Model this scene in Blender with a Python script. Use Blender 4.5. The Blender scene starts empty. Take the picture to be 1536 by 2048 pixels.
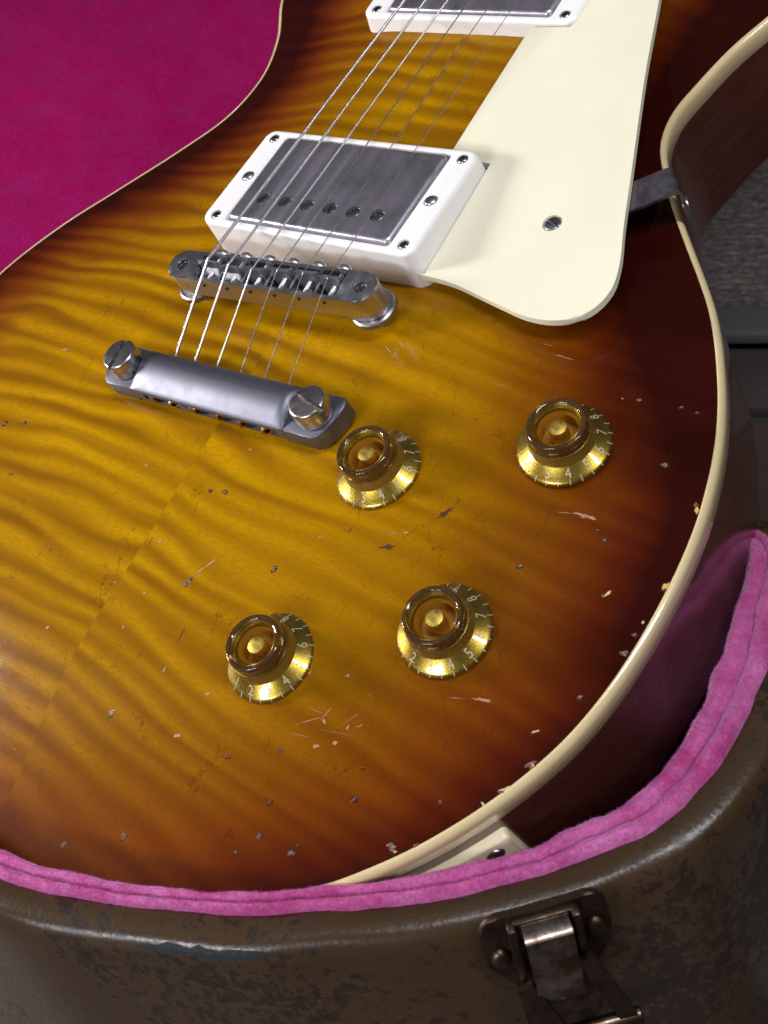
import bpy, bmesh, math, random
import numpy as np
from mathutils import Vector, Matrix, Euler, noise as mnoise
from mathutils.geometry import delaunay_2d_cdt

random.seed(7); np.random.seed(7)
S = 0.001                      # the scene is modelled in millimetres, stored in metres
sc = bpy.context.scene
C = sc.collection
rad = math.radians

# ------------------------------------------------------------------ camera
cam_d = bpy.data.cameras.new('camera'); cam = bpy.data.objects.new('camera', cam_d); C.objects.link(cam)
cam_d.sensor_fit = 'VERTICAL'; cam_d.sensor_height = 36.0; cam_d.sensor_width = 27.0
cam_d.lens = 2577.9 / 2048 * 36.0
cam_d.clip_start = 0.01; cam_d.clip_end = 50
RX = Vector((0.7788969, 0.47592398, -0.40843112)); RY = Vector((0.24743438, -0.83162026, -0.497176)); RZ = Vector((-0.57627758, 0.28618895, -0.76550639))
m = Matrix((RX, -RY, -RZ)).transposed().to_4x4()
m.translation = Vector((282.233, -161.395, 276.482)) * S
cam.matrix_world = m
cam_d.dof.use_dof = True; cam_d.dof.focus_distance = 0.40; cam_d.dof.aperture_fstop = 30.0
sc.camera = cam

# ------------------------------------------------------------------ light
w = bpy.data.worlds.new('World'); sc.world = w; w.use_nodes = True
wn = w.node_tree.nodes; wl = w.node_tree.links
bg = wn['Background']
tc = wn.new('ShaderNodeTexCoord'); sx = wn.new('ShaderNodeSeparateXYZ'); mr = wn.new('ShaderNodeMapRange'); rp = wn.new('ShaderNodeValToRGB')
wl.new(tc.outputs['Generated'], sx.inputs[0]); wl.new(sx.outputs['Z'], mr.inputs['Value'])
mr.inputs['From Min'].default_value = -0.3; mr.inputs['From Max'].default_value = 1.0
wl.new(mr.outputs[0], rp.inputs[0])
rp.color_ramp.elements[0].color = (0.05, 0.045, 0.045, 1); rp.color_ramp.elements[1].color = (0.40, 0.39, 0.42, 1)
wl.new(rp.outputs[0], bg.inputs['Color']); bg.inputs['Strength'].default_value = 0.30

def area(name, loc, target, sx_, sy_, power, col):
    d = bpy.data.lights.new(name, 'AREA'); d.shape = 'RECTANGLE'; d.size = sx_; d.size_y = sy_; d.energy = power; d.color = col
    o = bpy.data.objects.new(name, d); C.objects.link(o); o.location = loc
    o.rotation_euler = (Vector(target) - Vector(loc)).to_track_quat('-Z', 'Y').to_euler(); return o
area('window_light', (-0.90, -0.36, 0.46), (0.0, -0.04, 0), 0.20, 0.22, 12.5, (1.0, 0.97, 0.94))
area('ceiling_light', (0.68, 0.18, 0.98), (0.10, 0.10, 0), 0.12, 1.00, 11.0, (0.93, 0.95, 1.0))
area('front_light', (0.02, -1.10, 0.82), (0.05, -0.08, 0), 0.60, 0.20, 10.0, (0.90, 0.93, 1.0))

sc.view_settings.view_transform = 'Standard'; sc.view_settings.look = 'None'
sc.view_settings.exposure = 0.0; sc.view_settings.gamma = 1.0; sc.view_settings.use_curve_mapping = False
sc.render.engine = 'CYCLES'
cy = sc.cycles
cy.use_denoising = True; cy.max_bounces = 10; cy.transmission_bounces = 8; cy.glossy_bounces = 5; cy.diffuse_bounces = 3
cy.sample_clamp_indirect = 2.0; cy.caustics_reflective = True; cy.caustics_refractive = True

# ------------------------------------------------------------------ node helpers
class NT:
    def __init__(s, name):
        s.m = bpy.data.materials.new(name); s.m.use_nodes = True
        s.n = s.m.node_tree.nodes; s.l = s.m.node_tree.links; s.p = s.n['Principled BSDF']
    def new(s, t, **kw):
        n = s.n.new(t)
        for k, v in kw.items(): setattr(n, k, v)
        return n
    def put(s, sock, v):
        if isinstance(v, bpy.types.NodeSocket): s.l.new(v, sock)
        elif v is not None:
            if sock.type == 'RGBA' and len(v) == 3: v = (*v, 1)
            sock.default_value = v
    def set(s, **kw):
        for k, v in kw.items(): s.put(s.p.inputs[k.replace('_', ' ')], v)
    def math(s, op, a, b=None, c=None):
        n = s.new('ShaderNodeMath', operation=op)
        for i, v in enumerate((a, b, c)):
            if v is not None: s.put(n.inputs[i], v)
        return n.outputs[0]
    def mix(s, f, a, b, mode='MIX'):
        n = s.new('ShaderNodeMix', data_type='RGBA', blend_type=mode)
        s.put(n.inputs[0], f); s.put(n.inputs[6], a); s.put(n.inputs[7], b); return n.outputs[2]
    def rng(s, v, a, b, c=0.0, d=1.0, smooth=False):
        n = s.new('ShaderNodeMapRange')
        if smooth: n.interpolation_type = 'SMOOTHSTEP'
        s.put(n.inputs[0], v)
        for i, x in enumerate((a, b, c, d)): s.put(n.inputs[i + 1], x)
        return n.outputs[0]
    def ramp(s, v, stops, interp='LINEAR'):
        n = s.new('ShaderNodeValToRGB'); n.color_ramp.interpolation = interp; e = n.color_ramp.elements
        while len(e) < len(stops): e.new(0.5)
        for i, (p, c) in enumerate(stops): e[i].position = p; e[i].color = (*c, 1) if len(c) == 3 else c
        s.put(n.inputs[0], v); return n.outputs[0]
    def obj(s, scale=1000.0, sc3=None, rot=None):
        t = s.new('ShaderNodeTexCoord').outputs['Object']
        n = s.new('ShaderNodeMapping'); s.l.new(t, n.inputs[0])
        k = sc3 or (1, 1, 1); n.inputs['Scale'].default_value = (scale * k[0], scale * k[1], scale * k[2])
        if rot: n.inputs['Rotation'].default_value = rot
        return n.outputs[0]
    def noise(s, vec, scale, detail=3, rough=0.55, dist=0.0):
        n = s.new('ShaderNodeTexNoise'); s.put(n.inputs['Vector'], vec)
        n.inputs['Scale'].default_value = scale; n.inputs['Detail'].default_value = detail
        n.inputs['Roughness'].default_value = rough; n.inputs['Distortion'].default_value = dist
        return n.outputs[0]
    def voro(s, vec, scale, feature='F1', rnd=1.0):
        n = s.new('ShaderNodeTexVoronoi', feature=feature); s.put(n.inputs['Vector'], vec)
        n.inputs['Scale'].default_value = scale; n.inputs['Randomness'].default_value = rnd; return n.outputs['Distance']
    def bump(s, h, strength=0.3, dist=0.0005, normal=None):
        n = s.new('ShaderNodeBump'); n.inputs['Strength'].default_value = strength; n.inputs['Distance'].default_value = dist
        s.put(n.inputs['Height'], h)
        if normal is not None: s.l.new(normal, n.inputs['Normal'])
        return n.outputs[0]

def metal(name, col, rough=0.25, tarnish=None, amount=0.5, scale=0.25, bump=0.05, lo=0.42, hi=0.68, rs=(0.75, 1.6)):
    t = NT(name); v = t.obj()
    n1 = t.noise(v, scale, 6, 0.65)
    f = t.rng(n1, lo, hi, 0, amount)
    base = t.mix(f, col, tarnish or tuple(c * 0.5 for c in col))
    n2 = t.noise(t.obj(sc3=(1, 6, 1)), 0.8, 4, 0.6)
    r = t.math('ADD', t.rng(n1, 0.35, 0.7, rough * rs[0], rough * rs[1]), t.rng(n2, 0.4, 0.7, 0, 0.06))
    t.set(Base_Color=base, Metallic=1.0, Roughness=r, Normal=t.bump(n2, bump, 0.0002))
    return t.m
def plain(name, col, rough=0.4, metallic=0.0, coat=0.0, var=0.06, scale=0.05, bump=0.0):
    t = NT(name); v = t.obj(); n1 = t.noise(v, scale, 5, 0.6)
    base = t.mix(t.rng(n1, 0.3, 0.7), tuple(c * (1 - var) for c in col), tuple(min(1, c * (1 + var)) for c in col))
    n2 = t.noise(v, 0.9, 4, 0.6)
    t.set(Base_Color=base, Metallic=metallic, Roughness=t.rng(n2, 0.3, 0.7, rough * 0.8, rough * 1.25), Coat_Weight=coat, Coat_Roughness=0.08)
    if bump: t.set(Normal=t.bump(n2, bump, 0.0003))
    return t.m

# ------------------------------------------------------------------ materials
def make_flame():
    t = NT('sunburst_flame_maple'); xyz = t.obj(); sep = t.new('ShaderNodeSeparateXYZ'); t.l.new(xyz, sep.inputs[0])
    x, y = sep.outputs['X'], sep.outputs['Y']
    side = t.math('GREATER_THAN', x, 0.0)
    # across-grain figure: long soft bars with uneven spacing, book matched about the centre seam
    cv = t.new('ShaderNodeCombineXYZ'); t.l.new(t.math('MULTIPLY', x, 0.011), cv.inputs[0]); t.l.new(t.math('MULTIPLY', y, 0.030), cv.inputs[1]); t.put(cv.inputs[2], t.math('MULTIPLY', side, 7.3))
    warp = t.math('MULTIPLY', t.math('SUBTRACT', t.noise(cv.outputs[0], 1.0, 1.5, 0.5), 0.5), 22.0)
    slope = t.math('MULTIPLY', x, t.math('MULTIPLY_ADD', side, 0.12, 0.02))
    yy = t.math('ADD', t.math('ADD', y, slope), t.math('MULTIPLY_ADD', side, 4.3, warp))
    wv2 = t.new('ShaderNodeCombineXYZ'); t.l.new(t.math('MULTIPLY', x, 0.012), wv2.inputs[0]); t.l.new(t.math('MULTIPLY', yy, 0.15), wv2.inputs[1]); t.put(wv2.inputs[2], t.math('MULTIPLY', side, 3.1))
    b1 = t.noise(wv2.outputs[0], 1.0, 1.0, 0.45)
    jit = t.math('MULTIPLY', t.math('SUBTRACT', b1, 0.5), 2.4)
    s1 = t.math('MULTIPLY_ADD', t.math('SINE', t.math('MULTIPLY_ADD', yy, 0.74, jit)), 0.5, 0.5)
    band = t.math('ADD', t.math('MULTIPLY', t.rng(b1, 0.34, 0.66, 0, 1, True), 0.35), t.math('MULTIPLY', s1, 0.65))
    am = t.noise(xyz, 0.020, 2, 0.5)
    amp = t.math('MULTIPLY', t.rng(am, 0.36, 0.62, 0.60, 1.05), t.rng(x, -20, 70, 1.0, 0.36))
    band = t.math('ADD', t.math('MULTIPLY', t.math('SUBTRACT', band, 0.5), amp), 0.5)
    fleck = t.noise(t.obj(sc3=(0.35, 1.2, 1), rot=(0, 0, rad(12))), 0.9, 4, 0.65)
    grain = t.noise(t.obj(sc3=(2.4, 0.16, 1)), 0.55, 4, 0.6)
    rim = t.new('ShaderNodeAttribute', attribute_name='rim').outputs['Fac']
    bn = t.math('MULTIPLY', t.math('SUBTRACT', t.noise(xyz, 0.02, 3, 0.6), 0.5), 16.0)
    d = t.math('ADD', t.math('ADD', rim, bn), t.math('MULTIPLY', t.math('SUBTRACT', band, 0.5), 4.0))
    fac = t.rng(d, 0, 100)
    light = t.ramp(fac, [(0.0, (0.032, 0.0034, 0.0016)), (0.10, (0.092, 0.0130, 0.0018)), (0.24, (0.182, 0.047, 0.0014)), (0.42, (0.265, 0.100, 0.0010)), (0.62, (0.365, 0.170, 0.0008)), (1.0, (0.470, 0.240, 0.0008))])
    dark = t.ramp(fac, [(0.0, (0.020, 0.0022, 0.0014)), (0.10, (0.060, 0.0070, 0.0014)), (0.24, (0.115, 0.022, 0.0012)), (0.42, (0.140, 0.042, 0.0010)), (0.62, (0.180, 0.069, 0.0008)), (1.0, (0.205, 0.084, 0.0008))])
    col = t.mix(t.rng(band, 0.17, 0.83), dark, light)
    col = t.mix(t.rng(fleck, 0.38, 0.72, 0, 0.42), col, dark)
    fine = t.noise(t.obj(sc3=(1.6, 0.8, 1), rot=(0, 0, rad(-20))), 1.5, 3, 0.7)
    col = t.mix(t.rng(fine, 0.40, 0.68, 0, 0.34), col, dark)
    col = t.mix(t.rng(grain, 0.56, 0.75, 0, 0.22), col, dark)
    # lacquer checking: thin crack lines along the grain
    wq = t.new('ShaderNodeVectorMath', operation='ADD'); t.l.new(t.obj(sc3=(1.0, 0.32, 1), rot=(0, 0, rad(-32))), wq.inputs[0])
    nn = t.new('ShaderNodeTexNoise'); t.l.new(xyz, nn.inputs['Vector']); nn.inputs['Scale'].default_value = 0.25
    vs = t.new('ShaderNodeVectorMath', operation='SCALE'); t.l.new(nn.outputs['Color'], vs.inputs[0]); vs.inputs['Scale'].default_value = 3.0
    t.l.new(vs.outputs[0], wq.inputs[1])
    ck = t.voro(wq.outputs[0], 0.13, 'DISTANCE_TO_EDGE')
    pres = t.rng(t.noise(xyz, 0.06, 3, 0.6), 0.44, 0.62)
    crack = t.math('MULTIPLY', t.rng(ck, 0.0, 0.012, 1, 0), pres)
    col = t.mix(t.math('MULTIPLY', crack, 0.55), col, (0.035, 0.008, 0.003))
    peel = t.noise(xyz, 1.1, 2, 0.5)
    sag = t.noise(xyz, 0.05, 2, 0.5)
    nb = t.bump(crack, 0.05, 0.0001, t.bump(peel, 0.10, 0.00022, t.bump(sag, 0.10, 0.002)))
    t.set(Base_Color=col, Roughness=t.rng(fleck, 0.3, 0.7, 0.34, 0.5), Specular_IOR_Level=0.02, Coat_Weight=0.22, Coat_Roughness=t.rng(sag, 0.3, 0.7, 0.05, 0.10), Coat_IOR=1.45, Normal=nb)
    t.put(t.p.inputs['Coat Normal'], t.bump(peel, 0.05, 0.0002, t.bump(sag, 0.06, 0.002)))
    return t.m
M_TOP = make_flame()

def make_mahogany():
    t = NT('cherry_stained_mahogany')
    a = t.noise(t.obj(sc3=(1, 0.25, 4)), 0.12, 5, 0.6); b = t.noise(t.obj(sc3=(3, 0.35, 3)), 0.6, 4, 0.7)
    col = t.mix(t.rng(a, 0.35, 0.68), (0.052, 0.0125, 0.0070), (0.082, 0.0210, 0.0105))
    col = t.mix(t.rng(b, 0.58, 0.72, 0, 0.55), col, (0.022, 0.006, 0.005))
    sc_ = t.noise(t.obj(sc3=(1, 1, 0.2)), 0.3, 6, 0.7)
    t.set(Base_Color=col, Roughness=t.rng(sc_, 0.4, 0.7, 0.16, 0.34), Coat_Weight=0.55, Coat_Roughness=0.07, Normal=t.bump(b, 0.05, 0.0003))
    return t.m
M_MAHOG = make_mahogany()

def make_cream(name, a, b, rough, coat):
    t = NT(name); v = t.obj(); n = t.noise(v, 0.03, 4, 0.6); n2 = t.noise(v, 0.5, 5, 0.65); sp = t.noise(v, 1.6, 2, 0.5)
    col = t.mix(t.rng(n, 0.3, 0.7), a, b)
    col = t.mix(t.rng(n2, 0.60, 0.78, 0, 0.22), col, (0.50, 0.36, 0.16))
    scr = t.noise(t.obj(sc3=(0.25, 3.0, 1), rot=(0, 0, rad(38))), 0.8, 5, 0.75)
    sp = t.math('ADD', sp, t.rng(scr, 0.60, 0.70, 0, -1.2))
    t.set(Base_Color=col, Roughness=t.rng(n2, 0.3, 0.7, rough * 0.8, rough * 1.3), Coat_Weight=coat, Coat_Roughness=0.06, Normal=t.bump(sp, 0.04, 0.0002),
          Subsurface_Weight=0.08, Subsurface_Radius=(0.002, 0.0014, 0.0008), Subsurface_Scale=0.6)
    return t.m
M_BIND = make_cream('aged_cream_binding', (0.62, 0.48, 0.25), (0.70, 0.56, 0.32), 0.16, 0.8)
M_RING = make_cream('white_plastic_ring', (0.80, 0.77, 0.76), (0.84, 0.82, 0.80), 0.36, 0.1)
M_GUARD = make_cream('cream_pickguard', (0.75, 0.70, 0.53), (0.79, 0.75, 0.58), 0.42, 0.0)
M_JACK = make_cream('cream_jack_plate', (0.70, 0.60, 0.40), (0.76, 0.66, 0.46), 0.3, 0.3)

M_COVER = metal('aged_nickel_cover', (0.74, 0.72, 0.80), 0.32, (0.36, 0.31, 0.39), 0.85, 0.06, 0.03)
M_NICKEL = metal('bright_nickel', (0.52, 0.52, 0.56), 0.28, (0.42, 0.40, 0.38), 0.4, 0.10, 0.03)
M_TAIL = metal('satin_aluminium', (0.20, 0.205, 0.25), 0.48, (0.165, 0.155, 0.195), 0.6, 0.10, 0.06, rs=(0.95, 1.1))
M_STUD = metal('worn_nickel_stud', (0.50, 0.48, 0.49), 0.24, (0.22, 0.14, 0.09), 0.7, 0.16, 0.03, 0.5, 0.72)
M_WHEEL = metal('dull_nickel_wheel', (0.36, 0.34, 0.36), 0.36, (0.22, 0.17, 0.13), 0.6, 0.2, 0.04)
M_SADDLE = metal('nickel_saddle', (0.46, 0.45, 0.50), 0.34, (0.32, 0.30, 0.28), 0.5, 0.15, 0.04)
M_BRASS = metal('yellow_brass', (0.50, 0.31, 0.12), 0.28, (0.40, 0.20, 0.06), 0.5, 0.5, 0.03)
M_SCREW = metal('grey_steel_screw', (0.40, 0.40, 0.41), 0.22, (0.16, 0.14, 0.12), 0.6, 0.6, 0.04)
M_STRAP = metal('steel_bracket', (0.34, 0.32, 0.36), 0.30, (0.22, 0.20, 0.22), 0.5, 0.2, 0.05)
M_DARK = plain('painted_hole_shade', (0.012, 0.011, 0.011), 0.6)  # near-black for the shade painted as the bridge's screw holes
M_STRING = metal('plain_steel_string', (0.62, 0.60, 0.62), 0.22, (0.40, 0.33, 0.28), 0.4, 0.2, 0.0)
def make_wound():
    t = NT('wound_nickel_string')
    wv = t.new('ShaderNodeTexWave', wave_type='BANDS', bands_direction='Y'); t.l.new(t.obj(), wv.inputs['Vector']); wv.inputs['Scale'].default_value = 0.9
    t.set(Base_Color=(0.74, 0.72, 0.74), Metallic=1.0, Roughness=0.30, Normal=t.bump(wv.outputs['Fac'], 0.35, 0.0003)); return t.m
M_WOUND = make_wound()

def make_gold():
    t = NT('gold_flake_knob'); v = t.obj()
    fl = t.new('ShaderNodeTexVoronoi'); t.l.new(v, fl.inputs['Vector']); fl.inputs['Scale'].default_value = 9.0
    f = t.new('ShaderNodeSeparateColor'); t.l.new(fl.outputs['Color'], f.inputs[0])
    col = t.mix(f.outputs[0], (0.25, 0.165, 0.016), (0.36, 0.245, 0.034))
    nm = t.new('ShaderNodeNormalMap'); 
    n2 = t.noise(v, 4.5, 3, 0.6)
    t.set(Base_Color=col, Metallic=0.92, Roughness=t.rng(f.outputs[1], 0, 1, 0.22, 0.38), Coat_Weight=1.0, Coat_Roughness=0.03, Coat_IOR=1.5, Normal=t.bump(n2, 0.16, 0.0002))
    t.n.remove(nm); return t.m
M_GOLD = make_gold()
M_POST = metal('bright_gold_shaft', (0.78, 0.56, 0.12), 0.34, (0.60, 0.42, 0.08), 0.4, 0.6, 0.10)
def make_goldmatte():
    t = NT('dull_gold_core'); v = t.obj(); n2 = t.noise(v, 2.0, 3, 0.6)
    t.set(Base_Color=t.mix(n2, (0.20, 0.11, 0.012), (0.32, 0.18, 0.02)), Metallic=0.55, Roughness=0.5, Coat_Weight=0.8, Coat_Roughness=0.05); return t.m
M_GCORE = make_goldmatte()
def make_amber():
    t = NT('amber_floor_gold'); v = t.obj(); n2 = t.noise(v, 0.5, 3, 0.6)
    t.set(Base_Color=t.mix(n2, (0.34, 0.145, 0.008), (0.48, 0.235, 0.016)), Metallic=0.3, Roughness=0.45); return t.m
M_AMBER = make_amber()
def make_glass():
    t = NT('amber_clear_plastic')
    t.set(Base_Color=(0.48, 0.27, 0.09), Roughness=0.02, IOR=1.46, Transmission_Weight=0.92, Coat_Weight=0.3); return t.m
M_CLEAR = make_glass()
M_MARK = plain('pale_dial_print', (0.50, 0.38, 0.25), 0.4)

def make_plush(name, a, b, sheen, sheen_w, fine):
    t = NT(name); v = t.obj()
    n0 = t.noise(v, 0.030, 5, 0.62); n1 = t.noise(v, 0.16, 5, 0.7); n2 = t.noise(v, fine, 3, 0.7)
    nap = t.math('ADD', t.math('MULTIPLY', n0, 0.5), t.math('MULTIPLY', n1, 0.5))
    col = t.mix(t.rng(nap, 0.38, 0.64), a, b)
    col = t.mix(t.rng(n2, 0.35, 0.7, 0, 0.45), col, tuple(c * 0.45 for c in a))
    h = t.math('ADD', t.math('MULTIPLY', n2, 1.0), t.math('MULTIPLY', n1, 0.8))
    t.set(Base_Color=col, Roughness=0.9, Specular_IOR_Level=0.05, Sheen_Weight=t.rng(nap, 0.40, 0.62, sheen_w * 0.45, sheen_w), Sheen_Roughness=0.35, Sheen_Tint=sheen, Normal=t.bump(h, 0.8, 0.0008))
    return t.m
M_PLUSH = make_plush('plush_painted_lit', (0.46, 0.050, 0.21), (0.66, 0.19, 0.46), (1.0, 0.6, 0.95), 0.9, 1.1)  # same fabric as the lid lining, grazing light painted in as paler pink
M_LID = make_plush('magenta_plush', (0.42, 0.0015, 0.100), (0.36, 0.014, 0.145), (0.9, 0.25, 0.6), 0.07, 0.7)

def make_case_skin():
    t = NT('worn_brown_case_covering'); v = t.obj()
    big = t.noise(v, 0.013, 3, 0.55); wear = t.noise(t.obj(sc3=(1, 1, 0.8)), 0.30, 8, 0.76); fine = t.noise(v, 1.4, 4, 0.65)
    base = t.mix(t.rng(big, 0.35, 0.65), (0.040, 0.0215, 0.0090), (0.056, 0.0310, 0.0135))
    thr = t.math('SUBTRACT', t.math('ADD', wear, t.math('MULTIPLY', big, 0.95)), 1.03)
    scuff = t.math('MULTIPLY', t.rng(thr, 0.0, 0.05), 0.85)
    col = t.mix(scuff, base, (0.017, 0.0085, 0.0065))
    r = t.math('ADD', t.rng(scuff, 0, 1, 0.25, 0.36), t.rng(fine, 0.3, 0.7, -0.03, 0.06))
    vor = t.voro(t.obj(sc3=(1, 1, 0.5)), 0.75)
    hh = t.math('ADD', t.math('MULTIPLY', vor, 0.6), t.math('MULTIPLY', fine, 0.6))
    hh = t.math('SUBTRACT', hh, t.math('MULTIPLY', scuff, 0.35))
    t.set(Base_Color=col, Roughness=r, Specular_IOR_Level=0.5, Normal=t.bump(hh, 0.13, 0.0006))
    return t.m
M_CASE = make_case_skin()
M_PATCH = plain('bare_black_fabric_patch', (0.010, 0.011, 0.014), 0.7, bump=0.6)
M_LATCH = metal('rusty_brass_latch', (0.15, 0.105, 0.078), 0.36, (0.045, 0.022, 0.014), 0.9, 0.18, 0.25, 0.38, 0.62)
M_LEVER = metal('tarnished_nickel_lever', (0.42, 0.38, 0.34), 0.22, (0.10, 0.055, 0.03), 0.95, 0.11, 0.10, 0.36, 0.58)

# ------------------------------------------------------------------ mesh helpers
def link(name, bm, mat, parent=None, smooth=True, angle=40, recalc=True):
    if recalc: bmesh.ops.recalc_face_normals(bm, faces=bm.faces)
    me = bpy.data.meshes.new(name); bm.to_mesh(me); bm.free()
    if mat: me.materials.append(mat)
    o = bpy.data.objects.new(name, me); C.objects.link(o)
    if smooth:
        me.polygons.foreach_set('use_smooth', [True] * len(me.polygons))
        try: me.set_sharp_from_angle(angle=rad(angle))
        except Exception: pass
    if parent: o.parent = parent
    return o
def inst(src, name, parent, mw=None):
    o = src.copy(); C.objects.link(o); o.name = name; o.parent = parent
    if mw is not None: o.matrix_local = mw
    return o
def T(x, y, z): return Matrix.Translation((x * S, y * S, z * S))
def Rz(a): return Matrix.Rotation(a, 4, 'Z')
def loft(bm, loops, cap0=True, cap1=True, closed=True):
    rings = [[bm.verts.new(Vector(p) * S) for p in L] for L in loops]
    n = len(rings[0])
    for a, b in zip(rings[:-1], rings[1:]):
        for i in range(n if closed else n - 1):
            j = (i + 1) % n
            try: bm.faces.new((a[i], a[j], b[j], b[i]))
            except ValueError: pass
    if cap0: bm.faces.new(rings[0][::-1])
    if cap1: bm.faces.new(rings[-1])
    return rings
def rrect(cx, cy, hx, hy, r, z, n=6):
    out = []
    for k, (sx_, sy_) in enumerate(((1, 1), (-1, 1), (-1, -1), (1, -1))):
        for i in range(n + 1):
            a = math.pi / 2 * (k + i / n)
            zz = z(cx + sx_ * hx, cy + sy_ * hy) if callable(z) else z
            out.append((cx + sx_ * (hx - r) + r * math.cos(a), cy + sy_ * (hy - r) + r * math.sin(a), zz))
    return out
def lathe(bm, prof, n=32, axis='Z', mat=None, cap0=True, cap1=True, wob=None):
    loops = []
    for (r, z) in prof:
        L = []
        for i in range(n):
            a = 2 * math.pi * i / n; rr = r + (wob(i, r, z) if wob else 0)
            p = Vector((rr * math.cos(a), rr * math.sin(a), z))
            if axis == 'Y': p = Vector((p.x, p.z, -p.y))
            if axis == 'X': p = Vector((p.z, p.x, p.y))
            if mat is not None: p = mat @ p
            L.append(p)
        loops.append(L)
    return loft(bm, loops, cap0, cap1)
def box(bm, x0, x1, y0, y1, z0, z1, bev=0.0, mat=None, seg=2):
    v = [Vector((x, y, z)) for z in (z0, z1) for y in (y0, y1) for x in (x0, x1)]
    if mat is not None: v = [mat @ p for p in v]
    vs = [bm.verts.new(p * S) for p in v]
    fs = [bm.faces.new([vs[i] for i in q]) for q in ((0, 2, 3, 1), (4, 5, 7, 6), (0, 1, 5, 4), (2, 6, 7, 3), (0, 4, 6, 2), (1, 3, 7, 5))]
    if bev:
        es = list({e for f in fs for e in f.edges})
        bmesh.ops.bevel(bm, geom=es, offset=bev * S, segments=seg, profile=0.5, affect='EDGES')
def prism(bm, poly, z0, z1, bev=0.0, seg=2, mat=None):
    n = len(poly)
    P = lambda p, z: (mat @ Vector((p[0], p[1], z)) if mat is not None else Vector((p[0], p[1], z))) * S
    a = [bm.verts.new(P(p, z0)) for p in poly]; b = [bm.verts.new(P(p, z1)) for p in poly]
    fb = bm.faces.new(a[::-1]); ft = bm.faces.new(b)
    for i in range(n): bm.faces.new((a[i], a[(i + 1) % n], b[(i + 1) % n], b[i]))
    if bev: bmesh.ops.bevel(bm, geom=list(set(ft.edges) | set(fb.edges)), offset=bev * S, segments=seg, profile=0.5, affect='EDGES')
def tube(bm, pts, r, n=10, caps=True):
    loops = []
    pts = [Vector(p) for p in pts]; up = Vector((0, 0, 1))
    for i, p in enumerate(pts):
        d = (pts[min(i + 1, len(pts) - 1)] - pts[max(i - 1, 0)]).normalized()
        u = d.cross(up)
        if u.length < 1e-4: u = d.cross(Vector((0, 1, 0)))
        u.normalize(); v = u.cross(d)
        rr = r(i) if callable(r) else r
        loops.append([p + (u * math.cos(2 * math.pi * k / n) + v * math.sin(2 * math.pi * k / n)) * rr for k in range(n)])
    loft(bm, loops, caps, caps)
def cut(o, cutters):
    """boolean the cutter meshes out of o and keep the evaluated result as o's mesh"""
    tmp = []; w_ = bpy.data.objects.new('work', o.data); C.objects.link(w_)     # boolean in the part's own space
    for bm in cutters:
        bmesh.ops.recalc_face_normals(bm, faces=bm.faces)
        me = bpy.data.meshes.new('cutter'); bm.to_mesh(me); bm.free()
        c = bpy.data.objects.new('cutter', me); C.objects.link(c); tmp.append(c)
        md = w_.modifiers.new('b', 'BOOLEAN'); md.object = c; md.operation = 'DIFFERENCE'; md.solver = 'EXACT'
    dg = bpy.context.evaluated_depsgraph_get(); dg.update()
    me = bpy.data.meshes.new_from_object(w_.evaluated_get(dg), depsgraph=dg)
    bpy.data.objects.remove(w_); old = o.data; nm = old.name; o.data = me; bpy.data.meshes.remove(old); me.name = nm
    for c in tmp:
        d = c.data; bpy.data.objects.remove(c); bpy.data.meshes.remove(d)
    me.polygons.foreach_set('use_smooth', [True] * len(me.polygons))
    try: me.set_sharp_from_angle(angle=rad(35))
    except Exception: pass
    return o
def spline(pts, closed=True, step=2.0):
    P = [np.array(p, float) for p in pts]; n = len(P); out = []
    for i in range(n if closed else n - 1):
        g = lambda k: P[k % n] if closed else P[min(max(k, 0), n - 1)]
        p0, p1, p2, p3 = g(i - 1), g(i), g(i + 1), g(i + 2)
        t0 = 0; t1 = t0 + max(np.linalg.norm(p1 - p0), 1e-3) ** .5; t2 = t1 + max(np.linalg.norm(p2 - p1), 1e-3) ** .5; t3 = t2 + max(np.linalg.norm(p3 - p2), 1e-3) ** .5
        k = max(2, int(np.linalg.norm(p2 - p1) / step))
        for t in np.linspace(t1, t2, k, endpoint=False):
            A1 = (t1 - t) / (t1 - t0) * p0 + (t - t0) / (t1 - t0) * p1; A2 = (t2 - t) / (t2 - t1) * p1 + (t - t1) / (t2 - t1) * p2; A3 = (t3 - t) / (t3 - t2) * p2 + (t - t2) / (t3 - t2) * p3
            B1 = (t2 - t) / (t2 - t0) * A1 + (t - t0) / (t2 - t0) * A2; B2 = (t3 - t) / (t3 - t1) * A2 + (t - t1) / (t3 - t1) * A3
            out.append((t2 - t) / (t2 - t1) * B1 + (t - t1) / (t2 - t1) * B2)
    if not closed: out.append(P[-1])
    return np.array(out)
def normals2d(P):                       # outward normals of a counter-clockwise closed polygon
    d = np.roll(P, -1, 0) - np.roll(P, 1, 0); d /= np.linalg.norm(d, axis=1)[:, None] + 1e-12
    return np.stack([d[:, 1], -d[:, 0]], 1)
def thing(name, label, cat, loc):
    o = bpy.data.objects.new(name, None); C.objects.link(o); o.location = Vector(loc) * S; o['label'] = label; o['category'] = cat
    o.empty_display_size = 0.02
    return o

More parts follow.
